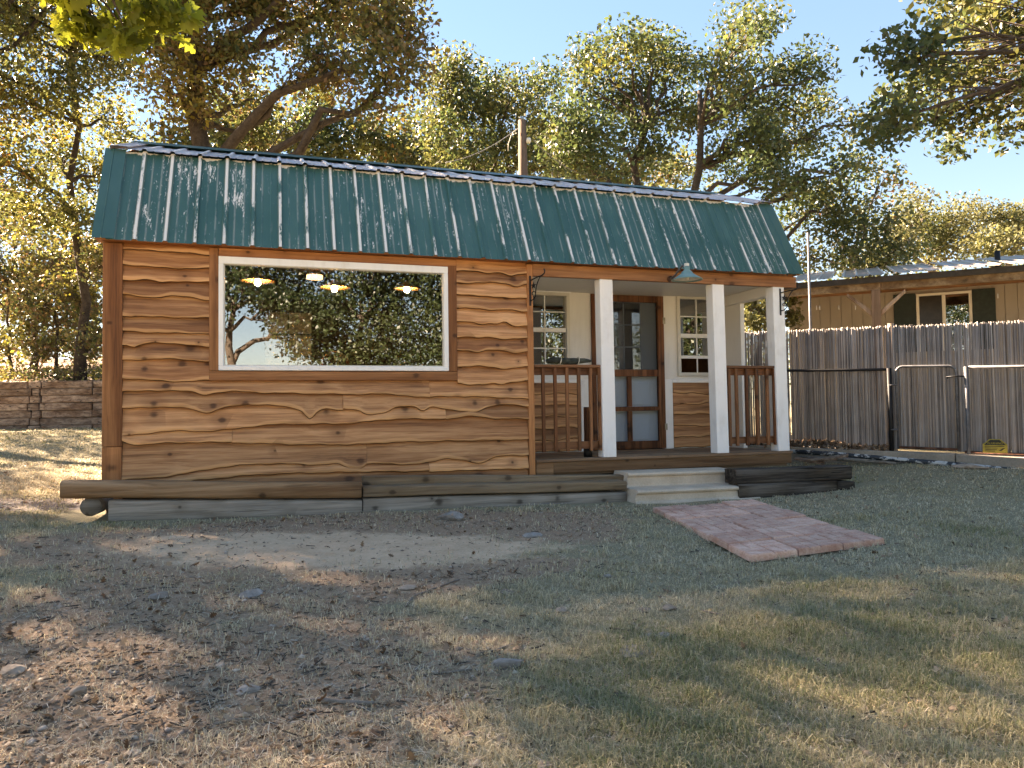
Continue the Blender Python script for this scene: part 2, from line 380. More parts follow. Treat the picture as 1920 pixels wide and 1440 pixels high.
def ground_mat():
    g = G('yard_ground'); p = g.n('TexCoord').outputs['Object']
    n1 = g.noise(p, .55, 5, .6); n2 = g.noise(p, 4.0, 6, .7); n3 = g.noise(p, 38.0, 5, .75); n4 = g.noise(p, 130.0, 3, .7)
    soil = g.ramp(g.math('ADD', g.math('MULTIPLY', n3, .6), g.math('MULTIPLY', n4, .4)), [(.34, (.17, .112, .070)), (.50, (.34, .235, .155)), (.66, (.50, .375, .265))])
    thatch = g.ramp(g.math('ADD', g.math('MULTIPLY', n3, .5), g.math('MULTIPLY', n4, .5)), [(.34, (.13, .115, .065)), (.5, (.29, .25, .155)), (.66, (.46, .40, .27))])
    bare = g.n('Attribute', attribute_name='bare').outputs['Fac']
    f = g.step(g.math('ADD', bare, g.math('MULTIPLY', g.math('SUBTRACT', n2, .5), 1.1)), .35, .65)
    col = g.mix(f, thatch, soil)
    pale = g.n('Attribute', attribute_name='pale').outputs['Fac']
    pf = g.step(g.math('ADD', pale, g.math('MULTIPLY', g.math('SUBTRACT', n2, .5), .9)), .4, .8)
    palec = g.ramp(g.math('ADD', g.math('MULTIPLY', n3, .5), g.math('MULTIPLY', n2, .5)), [(.36, (.48, .335, .215)), (.6, (.68, .505, .345))])
    col = g.mix(pf, col, palec)
    gv = g.n('Attribute', attribute_name='gravel').outputs['Fac']
    vor = g.n('TexVoronoi', {'Vector': p, 'Scale': 26.0})
    gcol = g.ramp(vor.outputs['Distance'], [(.1, (.42, .37, .32)), (.75, (.15, .125, .105))])
    gf = g.step(g.math('ADD', gv, g.math('MULTIPLY', g.math('SUBTRACT', n2, .5), .8)), .4, .6)
    col = g.mix(gf, col, gcol)
    g.bump(g.math('ADD', g.math('MULTIPLY', n3, .7), g.math('ADD', g.math('MULTIPLY', n4, .4), g.math('MULTIPLY', n2, .6))), .7, .025)
    return g.done(col, .95, .12)
M['ground'] = ground_mat()

def ell(x, y, cx, cy, rx, ry, ang=0.0):
    c, s = math.cos(ang), math.sin(ang); dx, dy = x-cx, y-cy
    return np.sqrt(((dx*c+dy*s)/rx)**2 + ((-dx*s+dy*c)/ry)**2)
def soft(d, w=.5): return np.clip((1+w/2-d)/w, 0, 1)
def vnoise(x, y, s, seed=0):
    """smooth value noise in numpy"""
    r = np.random.default_rng(seed).random((64, 64))
    X, Y = x/s, y/s; i, j = np.floor(X).astype(int), np.floor(Y).astype(int); fx, fy = X-i, Y-j
    fx, fy = fx*fx*(3-2*fx), fy*fy*(3-2*fy)
    a = lambda u, v: r[u % 64, v % 64]
    return (a(i, j)*(1-fx)+a(i+1, j)*fx)*(1-fy) + (a(i, j+1)*(1-fx)+a(i+1, j+1)*fx)*fy
def pale_map(x, y):
    return soft(ell(x, y, 2.1, -2.35, 1.85, .80, -.32), .9)
def bare_map(x, y):
    b = np.maximum(soft(ell(x, y, 2.3, -1.9, 2.6, 1.2), .6), soft(ell(x, y, .6, -4.6, 1.7, 1.7), .7)*.95)
    b = np.maximum(b, soft(ell(x, y, 2.2, -3.6, 1.5, .5, .1), .8)*.8)
    b = np.maximum(b, soft(ell(x, y, 7.6, -4.0, 1.1, .35), .8)*.45)
    b = np.maximum(b, soft(ell(x, y, 1.8, -5.4, .8, .6), .9)*.8)
    b = np.maximum(b, (y > 12.3)*1.0*(x < 3))
    return np.clip(b + (vnoise(x, y, .7, 3)-.5)*.8, 0, 1)
def gravel_map(x, y): return soft(ell(x, y, -3.6, 1.0, 3.6, .75, -.12), .5)
def green_map(x, y):
    g = .42 + (vnoise(x, y, .9, 5)-.5)*.95 + (vnoise(x, y, .33, 6)-.5)*.55
    g += .35*soft(ell(x, y, 4.2, -5.3, 1.6, .9), .8) + .25*soft(ell(x, y, -.7, -1.5, 1.2, .8), .6) + .15*soft(ell(x, y, 6.2, -4.9, 1.5, .8), .8)
    g -= .35*soft(ell(x, y, 8.6, -2.0, 3.2, 1.4), .6) + .3*soft(ell(x, y, 4.6, -2.6, 1.0, .9), .7)
    return np.clip(g - bare_map(x, y)*.6, 0, 1)

def axis_coords(lo, hi, flo, fhi, fine, grow=1.25):
    a = list(np.arange(flo, fhi, fine)); s = fine
    while a[-1] < hi: s *= grow; a.append(a[-1]+s)
    s = fine
    while a[0] > lo: s *= grow; a.insert(0, a[0]-s)
    return np.array(a)
gx = axis_coords(-900, 900, -5, 14, .14); gy = axis_coords(-900, 900, -8, 15, .14)
GX, GY = np.meshgrid(gx, gy); GZ = hgt(GX.ravel(), GY.ravel())
nx = len(gx); ii = (np.arange(len(gy)-1)[:, None]*nx + np.arange(nx-1)[None]).ravel()
gm = npmesh('ground', np.stack([GX.ravel(), GY.ravel(), GZ], 1), np.stack([ii, ii+1, ii+nx+1, ii+nx], 1), True,
            {'bare': bare_map(GX.ravel(), GY.ravel()), 'pale': pale_map(GX.ravel(), GY.ravel()), 'gravel': gravel_map(GX.ravel(), GY.ravel())})
ground = link('ground', gm, M['ground'], kind='structure')

# ------------------------------------------------------------------ cabin
XL, XR, YB = 0.0, 8.20, 3.60
DECK = .50
cabin = thing('cabin', (4.1, 1.8, .2), 'wooden cabin with live-edge board siding, porch and peeling green metal gambrel roof', 'cabin')
def pline(pts, Y=.015):
    q = np.array([onY(x, y, Y) for x, y in pts]); return q[:, 0], q[:, 2]
def smooth_eval(px, pz, x):
    """monotone-safe Catmull-like interpolation"""
    px, pz = np.asarray(px), np.asarray(pz); o = np.argsort(px); px, pz = px[o], pz[o]
    if len(px) == 2: return np.interp(x, px, pz)
    m = np.gradient(pz, px)
    k = np.clip(np.searchsorted(px, x)-1, 0, len(px)-2)
    h = px[k+1]-px[k]; t = np.clip((x-px[k])/h, 0, 1)
    return (2*t**3-3*t**2+1)*pz[k] + (t**3-2*t**2+t)*h*m[k]*.8 + (-2*t**3+3*t**2)*pz[k+1] + (t**3-t**2)*h*m[k+1]*.8
def board(x0, x1, top, low, parent, yt=.060, yb=.004, mat=None, amp=.004):
    """one live-edge plank from x0 to x1; top(x), low(x) give its upper and lower edge"""
    n = max(6, int((x1-x0)/.035)); x = np.linspace(x0, x1, n)
    ph = rnd.random()*50
    lo = low(x) + amp*np.sin(x*13+ph) + amp*.7*np.sin(x*31+ph*2)
    tp = np.maximum(top(x), lo+.03); hh = tp-lo
    band = .022 + .014*np.sin(x*5+ph)
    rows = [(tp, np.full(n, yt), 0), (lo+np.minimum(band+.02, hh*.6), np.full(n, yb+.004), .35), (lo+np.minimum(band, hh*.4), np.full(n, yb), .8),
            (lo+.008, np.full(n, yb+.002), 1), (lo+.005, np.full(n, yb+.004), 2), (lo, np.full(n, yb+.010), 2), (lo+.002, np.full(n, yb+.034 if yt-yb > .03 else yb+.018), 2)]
    wav = .003*np.sin(x*9+ph)
    v = []; a = []
    for z, y, e in rows:
        v += list(zip(x, y+wav, z)); a += [e]*n
    f = [(r*n+i, r*n+i+1, (r+1)*n+i+1, (r+1)*n+i) for r in range(len(rows)-1) for i in range(n-1)]
    f = [q[::-1] for q in f]
    b0 = len(v)                                   # end caps, a little inset
    for xe, i in ((x0+.001, 0), (x1-.001, n-1)):
        v += [(xe, rows[r][1][i]+wav[i], rows[r][0][i]) for r in range(len(rows))] + [(xe, yt, lo[i]+.002)]; a += [0]*(len(rows)+1)
    k = len(rows)+1
    f += [tuple(range(b0, b0+k)), tuple(range(b0+k, b0+2*k))[::-1]]
    m = MB(); m.add(v, f, a)
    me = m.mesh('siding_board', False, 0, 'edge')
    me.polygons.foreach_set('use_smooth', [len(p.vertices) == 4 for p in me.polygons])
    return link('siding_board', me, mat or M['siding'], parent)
def curve(pts, Y=.015):
    px, pz = pline(pts, Y); return lambda x: smooth_eval(px, pz, x)

def column(xa, xb, edges, ztop):
    prev = lambda x: np.full_like(x, ztop)
    for e in edges:
        lo = curve(e); pr = prev
        board(xa, xb, lambda x: pr(x)+.05 if pr is not prev0 else pr(x), lo, cabin)
        prev = lo
    return prev
prev0 = None
def col(xa, xb, edges, ztop):
    up = None
    for e in edges:
        lo = curve(e)
        if up is None: board(xa, xb, (lambda x: np.full_like(x, ztop)), lo, cabin)
        else:
            u = up; board(xa, xb, (lambda x, u=u: u(x)+.05), lo, cabin)
        up = lo
    return up
X_CB = float(onY(229, 700)[0])                   # inner edge of the corner board
X_WL, X_WR = float(onY(392, 600)[0]), float(onY(857, 600)[0])
X_DL, X_DR = float(onY(990.5, 700)[0]), float(onY(1001.5, 700)[0])
left_edges = [[(229, 468), (300, 471), (391, 479)], [(229, 496), (310, 503), (391, 504)], [(229, 526), (290, 527), (303, 531), (320, 529), (391, 530)],
    [(229, 552), (282, 559), (318, 555), (391, 564)], [(229, 593), (291, 595), (391, 597)], [(229, 621), (305, 625), (391, 626)],
    [(229, 647), (240, 648), (249, 653), (262, 648), (391, 651)], [(229, 676), (333, 674), (391, 679)], [(229, 710), (333, 716), (391, 714)]]
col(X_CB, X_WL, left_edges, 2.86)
zz = lambda L: [(840+x*.18054, 480+y*.18054) for x, y in L]
right_edges = [zz([(88, 160), (290, 162), (420, 178), (560, 182), (655, 215), (730, 190), (800, 186)]), zz([(90, 283), (200, 290), (320, 278), (480, 280), (600, 295), (715, 320), (800, 295)]),
    zz([(95, 405), (300, 412), (480, 432), (805, 440)]), zz([(95, 545), (300, 550), (500, 565), (640, 565), (780, 580), (805, 578)]),
    zz([(95, 690), (250, 690), (320, 708), (430, 705), (500, 712), (590, 690), (660, 725), (805, 728)]), zz([(100, 850), (230, 838), (320, 858), (400, 845), (500, 860), (810, 860)]),
    zz([(100, 985), (220, 988), (310, 1000), (400, 985), (600, 990), (710, 1012), (815, 995)]), zz([(100, 1155), (300, 1145), (450, 1160), (560, 1172), (815, 1155)]),
    zz([(105, 1325), (180, 1342), (350, 1335), (480, 1328), (545, 1340), (640, 1320), (815, 1295)])]
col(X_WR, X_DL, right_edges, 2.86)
# long rows under the window: each a list of segments of (pixel polyline)
rows = [
 [[(228, 735), (362, 736), (384, 741), (406, 736.5), (508, 737.5), (660, 740), (737, 740), (795, 746), (806, 746)], [(806, 745), (842, 744), (912, 745), (991, 749)]],
 [[(228, 767), (304, 764), (362, 768), (389, 775), (409, 768), (537, 764), (567, 772), (580, 786), (596, 772), (643, 769.5)],
  [(643, 768), (672, 770), (684, 775.5), (719, 775.5), (745, 764), (780, 764), (792, 771), (807, 765), (842, 768), (897, 772), (917, 762.5), (941, 759.5), (991, 762.5)]],
 [[(228, 819), (319, 809), (392, 809), (508, 797), (660, 794), (728, 787), (836, 786)], [(836, 787), (871, 781.5), (941, 786), (991, 786)]],
 [[(228, 828), (240, 832), (320, 831), (435, 829.5)], [(435, 831), (567, 834), (660, 834), (737, 830), (882, 826.7), (991, 825)]],
 [[(228, 900), (281, 898), (362, 886), (421, 876), (508, 870), (596, 872), (634, 871), (655, 878), (678, 878), (688, 869)],
  [(688, 870), (807, 867.5), (836, 860), (871, 864.6), (900, 869), (923, 859), (991, 854)]],
 [[(228, 916), (500, 890), (640, 886), (805, 884)], [(805, 885), (991, 879)]],
 [[(228, 935), (600, 915), (991, 905)]],
]
def rowfun(segs):
    cs = [(pline(s)[0][0], pline(s)[0][-1], curve(s)) for s in segs]
    def fn(x):
        out = np.empty_like(x)
        for k, xv in enumerate(x):
            c = next((c for a, b, c in cs if xv <= b), cs[-1][2]); out[k] = c(np.array([xv]))[0]
        return out
    return cs, fn
up = None; z_trim_bottom = float(onY(620, 713)[2])
def first_top(x):
    return np.where((x < X_WL+.01), float(onY(391, 714)[2])+.05, np.where(x > X_WR-.01, float(onY(900, 722)[2])+.06, z_trim_bottom+.02))
for r in rows:
    cs, fn = rowfun(r)
    for a, b, c in cs:
        x0 = max(a, X_CB); x1 = min(b, X_DL)
        if a > X_CB+.1: x0 += .002
        u = up
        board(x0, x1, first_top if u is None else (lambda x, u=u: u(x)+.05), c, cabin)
    up = fn

# sheathing and side walls (behind the boards), room inside
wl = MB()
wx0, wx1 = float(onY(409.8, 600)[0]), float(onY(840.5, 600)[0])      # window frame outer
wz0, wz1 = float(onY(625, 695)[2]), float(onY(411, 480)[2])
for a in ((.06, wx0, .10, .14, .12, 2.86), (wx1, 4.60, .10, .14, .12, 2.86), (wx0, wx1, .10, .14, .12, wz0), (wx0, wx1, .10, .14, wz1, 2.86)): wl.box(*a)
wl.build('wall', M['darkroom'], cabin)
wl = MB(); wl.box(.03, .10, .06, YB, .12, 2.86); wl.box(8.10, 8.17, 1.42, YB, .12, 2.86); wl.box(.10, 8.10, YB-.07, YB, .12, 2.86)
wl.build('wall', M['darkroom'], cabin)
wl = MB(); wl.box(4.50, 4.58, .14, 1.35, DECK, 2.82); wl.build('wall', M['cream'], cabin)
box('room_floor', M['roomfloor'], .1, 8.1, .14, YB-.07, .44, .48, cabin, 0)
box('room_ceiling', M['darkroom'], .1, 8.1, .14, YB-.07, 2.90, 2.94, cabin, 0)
# boards along the left side wall, seen edge-on past the corner
for k in range(13):
    z0 = .22+k*.2; p = .012*rnd.random()
    m = MB(); m.add([(.03, .08, z0+.21), (-.012-p, .08, z0), (.03, .08, z0-.01), (.03, YB, z0+.21), (-.012-p*.5, YB, z0), (.03, YB, z0-.01)],
                    [(0, 1, 2), (3, 5, 4), (0, 3, 4, 1), (1, 4, 5, 2)]); m.build('siding_board', M['siding'], cabin, attr='edge')
box('corner_board', M['trimv'], XL, X_CB, 0, .075, float(onY(200, 838)[2])+.002, 2.84, cabin)
box('corner_board', M['trimv'], XL, X_CB-.002, .002, .075, .20, float(onY(200, 838)[2])-.002, cabin)
box('corner_board', M['trimv'], X_DL, X_DR, 0, .075, .20, 2.835, cabin)
# window surround
zt0 = float(onY(625, 713.3)[2]); ztw = wz1
box('trim_board', M['trimv'], X_WL, wx0-.002, .0, .07, wz0-.005, 2.84, cabin)
box('trim_board', M['trimv'], wx1+.002, X_WR, .0, .07, wz0-.005, 2.77, cabin)
box('trim_board', M['trim'], X_WL, X_WR, .002, .07, zt0, wz0-.008, cabin)
box('trim_board', M['trim'], wx0, X_WR, .004, .07, wz1+.003, 2.845, cabin)
fr = MB(); t = .048; fy0, fy1 = -.012, .09
fr.box(wx0, wx1, fy0, fy1, wz0, wz0+t); fr.box(wx0, wx1, fy0, fy1, wz1-t-.03, wz1-.001)
fr.box(wx0, wx0+t, fy0+.001, fy1, wz0+t, wz1-t-.03); fr.box(wx1-t, wx1, fy0+.001, fy1, wz0+t, wz1-t-.03)
win = fr.build('window_frame', M['white'], cabin, bevel=.004)
box('window_pane', M['glass'], wx0+t-.005, wx1-t+.005, .045, .047, wz0+t-.005, wz1-t-.025, win, 0)
fr = MB(); q = t+.012
fr.box(wx0+t, wx1-t, .02, .044, wz0+t, wz0+q); fr.box(wx0+t, wx0+q, .02, .044, wz0+q, wz1-t-.03); fr.box(wx1-q, wx1-t, .02, .044, wz0+q, wz1-t-.03)
fr.build('window_bead', M['vinyl'], win)

# roof: lower steep sheets, upper sheets, trims
EY, EZ, BY, BZ = -.12, 2.845, .50, 3.945
RY, RZ = 1.80, 4.455
RX0, RX1 = -.074, 8.376
RIB, RIB0 = .2795, .308
def sheet(name, x0, x1, A, B, mat, parent, major=.026, jag=0.0, ov=0.0):
    """ribbed metal sheet between line A=(y,z) (lower) and B (upper)"""
    A = np.array(A); B = np.array(B); d = B-A; L = np.hypot(*d); d = d/L; nrm = np.array([-d[1], d[0]])
    if nrm[1] < 0: nrm = -nrm
    xs = [(x0, 0, 0)]
    k0 = math.floor((x0-RIB0)/RIB)-1
    prof = [(-.030, 0, 0), (-.0155, 1, .2), (-.011, 1, 1), (.011, 1, 1), (.0155, 1, .2), (.030, 0, 0)]
    for k in range(k0, k0+12):
        c = RIB0+k*RIB
        for dx, h, r in prof: xs.append((c+dx, h*major, r))
        for mm in (1/3, 2/3):
            cm = c+RIB*mm
            for dx, h in ((-.014, 0), (0, .006), (.014, 0)): xs.append((cm+dx, h, .25 if h else 0))
    xs = sorted(q for q in xs if x0 <= q[0] <= x1); 
    if xs[-1][0] < x1: xs.append((x1, 0, 0))
    nr = 9; v = []; a = []
    for r in range(nr):
        t = r/(nr-1)*L
        for x, h, rb in xs:
            tt = t if r else t + jag*(math.sin(x*11)+.6*math.sin(x*29))
            w = .0016*math.sin(x*7+t*5)
            yz = A + d*tt + nrm*(h+w+ov); v.append((x, yz[0], yz[1])); a.append(rb)
    n = len(xs); f = [(r*n+i, r*n+i+1, (r+1)*n+i+1, (r+1)*n+i) for r in range(nr-1) for i in range(n-1)]
    m = MB(); m.add(v, f, a); return m.build(name, mat, parent, attr='rib')
k = 0; x = RX0+.12
while x < RX1-.15:
    x1 = min(x+RIB*3, RX1-.1)
    sheet('roof_panel', x, x1+.0, (EY, EZ), (BY, BZ), M['roof'], cabin, ov=.001*(k % 2))
    sheet('upper_roof_panel', x, x1, (BY-.07, BZ+.0), (RY, RZ), M['roof_top'], cabin, major=.022, jag=.006, ov=.002+.001*(k % 2))
    sheet('rear_roof_panel', x, x1, (2*RY-BY+.07, BZ), (RY, RZ), M['roof_trim'], cabin, ov=.002)
    sheet('rear_roof_panel', x, x1, (2*RY-EY, EZ), (2*RY-BY, BZ), M['roof_trim'], cabin, ov=.001*(k % 2))
    x = x1; k += 1
def strip(name, x0, x1, A, B, off, mat):
    A = np.array(A); B = np.array(B); d = (B-A)/np.hypot(*(B-A)); nr = np.array([-d[1], d[0]]); nr = nr if nr[1] > 0 else -nr
    m = MB(); xc = x0+(x1-x0)*.42; v = []
    prof = [(x0, off-.05), (x0, off), (xc-.008, off+.001), (xc, off+.010), (xc+.008, off+.001), (x1, off), (x1, off-.012)]
    for i, P in enumerate((A, B)):
        for xx, o in prof: q = P + nr*o; v.append((xx, q[0], q[1]))
    n = len(prof); m.add(v, [(i, i+1, n+i+1, n+i) for i in range(n-1)]); return m.build(name, mat, cabin)
strip('rake_trim', RX0, RX0+.20, (EY-.003, EZ-.008), (BY, BZ), .030, M['roof_trim'])
strip('rake_trim', RX1-.24, RX1, (EY-.003, EZ-.008), (BY, BZ), .030, M['roof_trim'])
strip('rake_trim', RX0+.05, RX0+.22, (BY-.06, BZ), (RY, RZ), .036, M['roof_top'])
strip('rake_trim', RX1-.24, RX1, (BY-.06, BZ), (RY, RZ), .036, M['roof_top'])
m = MB(); s_ = .20; dz = s_*(RZ-BZ)/(RY-BY)
m.add([(RX0+.05, RY-s_, RZ-dz+.045), (RX1, RY-s_, RZ-dz+.045), (RX0+.05, RY-.03, RZ+.045), (RX1, RY-.03, RZ+.045), (RX0+.05, RY, RZ+.062), (RX1, RY, RZ+.062), (RX0+.05, RY+s_, RZ-dz+.045), (RX1, RY+s_, RZ-dz+.045)],
      [(0, 1, 3, 2), (2, 3, 5, 4), (4, 5, 7, 6)]); m.build('ridge_cap', M['roof_trim'], cabin)
# gable ends
for xx in (.0, 8.17):
    m = MB(); pr = [(.06, 2.86), (BY+.02, BZ-.05), (RY, RZ-.04), (2*RY-BY-.02, BZ-.05), (YB-.02, 2.86)]
    m.add([(xx, y, z) for y, z in pr]+[(xx+.03, y, z) for y, z in pr], [(4, 3, 2, 1, 0), (5, 6, 7, 8, 9)]); m.build('gable_wall', M['siding'], cabin)
box('eave_soffit', M['trim'], RX0+.02, RX1-.02, EY+.03, .10, 2.852, 2.866, cabin, 0)

# porch: deck, rim, header, ceiling
REC = 1.35
XD0, XD1 = X_DR+.01, 8.225
deck = thing('tmp', (6.4, .6, DECK), 'x', 'x'); 
bpy.data.objects.remove(deck)
deck = link('porch_deck', MB().mesh('porch_deck'), None, cabin)
dm = MB(); dm.box(XD0+.02, XD1-.05, .05, REC-.02, DECK-.20, DECK-.035); deck.data = dm.mesh('porch_deck'); deck.data.materials.append(M['deck'])
yb = -.018
for kk in range(10):
    wd = .14 if kk else .135
    box('deck_board', M['deck'], XD0, XD1, yb, min(yb+wd-.006, REC-.005), DECK-.033, DECK-.001*(kk % 3), deck, .003); yb += wd
box('rim_board', M['timber_brown'], XD0, XD0+.22, .0, .04, .24, DECK-.036, cabin)
box('rim_board', M['timber_brown'], XD0+.222, XD1-.01, .0, .04, .335, DECK-.036, cabin)
box('rim_board', M['timber_brown'], XD1-.05, XD1-.012, .042, REC, .335, DECK-.036, cabin)
box('header_beam', M['trim'], X_DR+.002, 8.365, -.004, .06, 2.695, 2.842, cabin)
box('porch_ceiling', M['cream'], 4.59, 8.16, .065, REC, 2.745, 2.78, cabin, 0)
box('side_header', M['cream'], 8.02, 8.16, .19, REC+.05, 2.60, 2.74, cabin)
# posts (slightly out of plumb, as they stand)
def post(x0, x1, lean, y0=.01, wd=.16):
    m = MB(); z0, z1 = DECK, 2.70
    v = []
    for z, l in ((z0, 0), (z1, lean)):
        v += [(x0+l, y0, z), (x1+l, y0, z), (x1+l, y0+wd, z), (x0+l, y0+wd, z)]
    m.add(v, [(3, 2, 1, 0), (4, 5, 6, 7), (0, 1, 5, 4), (1, 2, 6, 5), (2, 3, 7, 6), (3, 0, 4, 7)])
    return m.build('porch_post', M['white'], cabin, bevel=.005)
post(5.475, 5.650, -.01); post(7.085, 7.26, -.02); post(8.02, 8.20, -.025)
# recessed porch wall with openings
def wx(p, y=600): return float(onY(p, y, REC)[0])
def wz(p, x=1150): return float(onY(x, p, REC)[2])
AX0, AX1, AZ0, AZ1 = 4.88, wx(1067), wz(690, 1040), wz(548, 1040)
DX0, DX1, DZ1 = wx(1117), wx(1241), 2.745
BX0, BX1, BZ0, BZ1 = wx(1268), wx(1268)+.70, wz(705, 1300), wz(555, 1300)
DX0 = wx(1108)
pw = MB(); y0, y1 = REC, REC+.07
pw.box(4.58, AX0, y0, y1, DECK, 2.745); pw.box(AX0, AX1, y0, y1, DECK, AZ0); pw.box(AX0, AX1, y0, y1, AZ1, 2.745)
pw.box(AX1, DX0, y0, y1, DECK, 2.745); pw.box(DX0, DX1, y0, y1, DZ1-.002, 2.745)
pw.box(DX1, BX0, y0, y1, DECK, 2.745); pw.box(BX0, BX1, y0, y1, DECK, BZ0); pw.box(BX0, BX1, y0, y1, BZ1, 2.745); pw.box(BX1, 8.16, y0, y1, DECK, 2.745)
pw.build('porch_wall', M['cream'], cabin)
box('side_wall', M['cream'], 8.09, 8.16, .88, REC-.002, DECK, 2.60, cabin)
def porch_window(x0, x1, z0, z1, open_=0.0):
    m = MB(); f = .05
    for a in ((x0, x1, z0, z0+f), (x0, x1, z1-f, z1), (x0, x0+f, z0+f, z1-f), (x1-f, x1, z0+f, z1-f)): m.box(a[0], a[1], REC-.035, REC+.05, a[2], a[3])
    w_ = m.build('window_frame', M['vinyl'], cabin, bevel=.003)
    zm = (z0+z1)/2; m = MB()
    m.box(x0+f, x1-f, REC-.012, REC+.03, zm-.03, zm+.03)
    for zs, ze in ((z0+f, zm-.03), (zm+.03, z1-f)):
        m.box((x0+x1)/2-.009, (x0+x1)/2+.009, REC+.012, REC+.026, zs, ze)
        if open_ and zs < zm: m.box(x0+f, x1-f, REC+.0, REC+.024, zs+open_, zs+open_+.045)
        else: m.box(x0+f, (x0+x1)/2-.009, REC+.012, REC+.026, (zs+ze)/2-.009, (zs+ze)/2+.009); m.box((x0+x1)/2+.009, x1-f, REC+.012, REC+.026, (zs+ze)/2-.009, (zs+ze)/2+.009)
    m.build('sash', M['white'], w_, bevel=.002)
    box('window_pane', M['glass2'], x0+f, x1-f, REC+.036, REC+.038, zm, z1-f, w_, 0)
    box('window_pane', M['glass2'], x0+f, x1-f, REC+.041, REC+.043, z0+f+open_, zm-.002, w_, 0)
    box('window_trim', M['white'], x0-.02, x1+.02, REC-.05, REC-.036, z1-.01, z1+.06, w_, .003)
    return w_
porch_window(AX0, AX1, AZ0, AZ1); porch_window(BX0, BX1, BZ0, BZ1, .21)
# low siding panels on the porch wall with white trims
def panel(x0, x1, z0, z1, edges):
    zs = np.linspace(z1, z0, edges+1)
    for k in range(edges):
        top, lo = zs[k], zs[k+1]; s = rnd.random()*9
        board(x0, x1, (lambda x, top=top: np.full_like(x, top+(.02 if k else 0))), (lambda x, lo=lo, s=s, k=k: lo + (.012*np.sin(x*6+s)+.008*np.sin(x*14+s) if k < edges-1 else 0*x)), cabin, REC-.006, REC-.026)
PZ1 = wz(714, 1300)
panel(wx(1258), 8.0, DECK+.01, PZ1-.03, 6)
box('trim_board', M['white'], wx(1243), wx(1257), REC-.022, REC-.001, DECK, PZ1+.02, cabin)
box('trim_board', M['white'], wx(1257)+.002, 8.08, REC-.022, REC-.001, PZ1-.028, PZ1+.02, cabin)
panel(4.60, wx(1081), DECK+.01, PZ1-.03, 6)
box('trim_board', M['white'], wx(1086), wx(1104), REC-.022, REC-.001, DECK+.10, PZ1+.02, cabin)
box('trim_board', M['white'], 4.60, wx(1086)-.002, REC-.022, REC-.001, PZ1-.028, PZ1+.02, cabin)
# entrance door and screen door
dx0, dx1 = DX0, DX1
dr = box('door', M['bluedoor'], dx0+.07, dx1-.07, REC+.055, REC+.095, DECK+.01, DZ1-.10, cabin, .003)
gx0, gx1 = wx(1140), wx(1203); gz0, gz1 = wz(692), wz(566)
box('door_pane', M['glass2'], gx0, gx1, REC+.050, REC+.053, gz0, gz1, dr, 0)
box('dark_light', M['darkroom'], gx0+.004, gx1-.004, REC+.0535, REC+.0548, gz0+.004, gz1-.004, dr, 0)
m = MB(); 
for i in range(1, 3): zc = gz0+(gz1-gz0)*i/3; m.box(gx0, gx1, REC+.040, REC+.049, zc-.009, zc+.009)
for i in range(3): m.box((gx0+gx1)/2-.009, (gx0+gx1)/2+.009, REC+.0402, REC+.0488, gz0+(gz1-gz0)*i/3+.0092, gz0+(gz1-gz0)*(i+1)/3-.0092)
for a in ((gx0-.025, gx1+.025, gz1, gz1+.025), (gx0-.025, gx1+.025, gz0-.025, gz0), (gx0-.025, gx0, gz0, gz1), (gx1, gx1+.025, gz0, gz1)): m.box(a[0], a[1], REC+.038, REC+.054, a[2], a[3])
m.build('muntin', M['bluedoor'], dr, bevel=.002)
for a, b in ((wz(760), wz(716)), (wz(826), wz(776))):
    for xa, xb in ((wx(1135), wx(1163)), (wx(1184), wx(1217))):
        box('door_panel', M['bluedoor'], xa, xb, REC+.046, REC+.054, a, b, dr, .004)
def bb(name, x0, x1, z0, z1, yo=0): return box(name, M['door'], x0, x1, REC-.045+yo, REC-.006+yo, z0, z1, sd, .003)
sd = box('screen_door', M['door'], dx1-.095, dx1+.005, REC-.046, REC-.006, DECK+.012, DZ1-.012, cabin, .003)
bb('stile', dx0-.005, dx0+.09, DECK+.012, DZ1-.012)
bb('rail', dx0+.092, dx1-.097, DZ1-.11, DZ1-.014, .002); bb('rail', dx0+.092, dx1-.097, wz(706), wz(693), .002)
bb('rail', dx0+.092, dx1-.097, wz(771), wz(763), .002); bb('rail', dx0+.092, dx1-.097, DECK+.014, wz(828), .002)
xm0, xm1 = wx(1172), wx(1180)
bb('stile', xm0, xm1, wz(763)+.002, wz(706)-.002, .004); bb('stile', xm0, xm1, wz(828)+.002, wz(771)-.002, .004)
box('insect_screen', M['screen'], dx0+.05, dx1-.05, REC-.012, REC-.0115, wz(700), DZ1-.06, sd, 0)
for pz in (602, 800):
    box('hinge', M['brass'], dx1-.012, dx1+.028, REC-.052, REC-.0455, wz(pz+6, 1240), wz(pz-6, 1240), sd, .002)
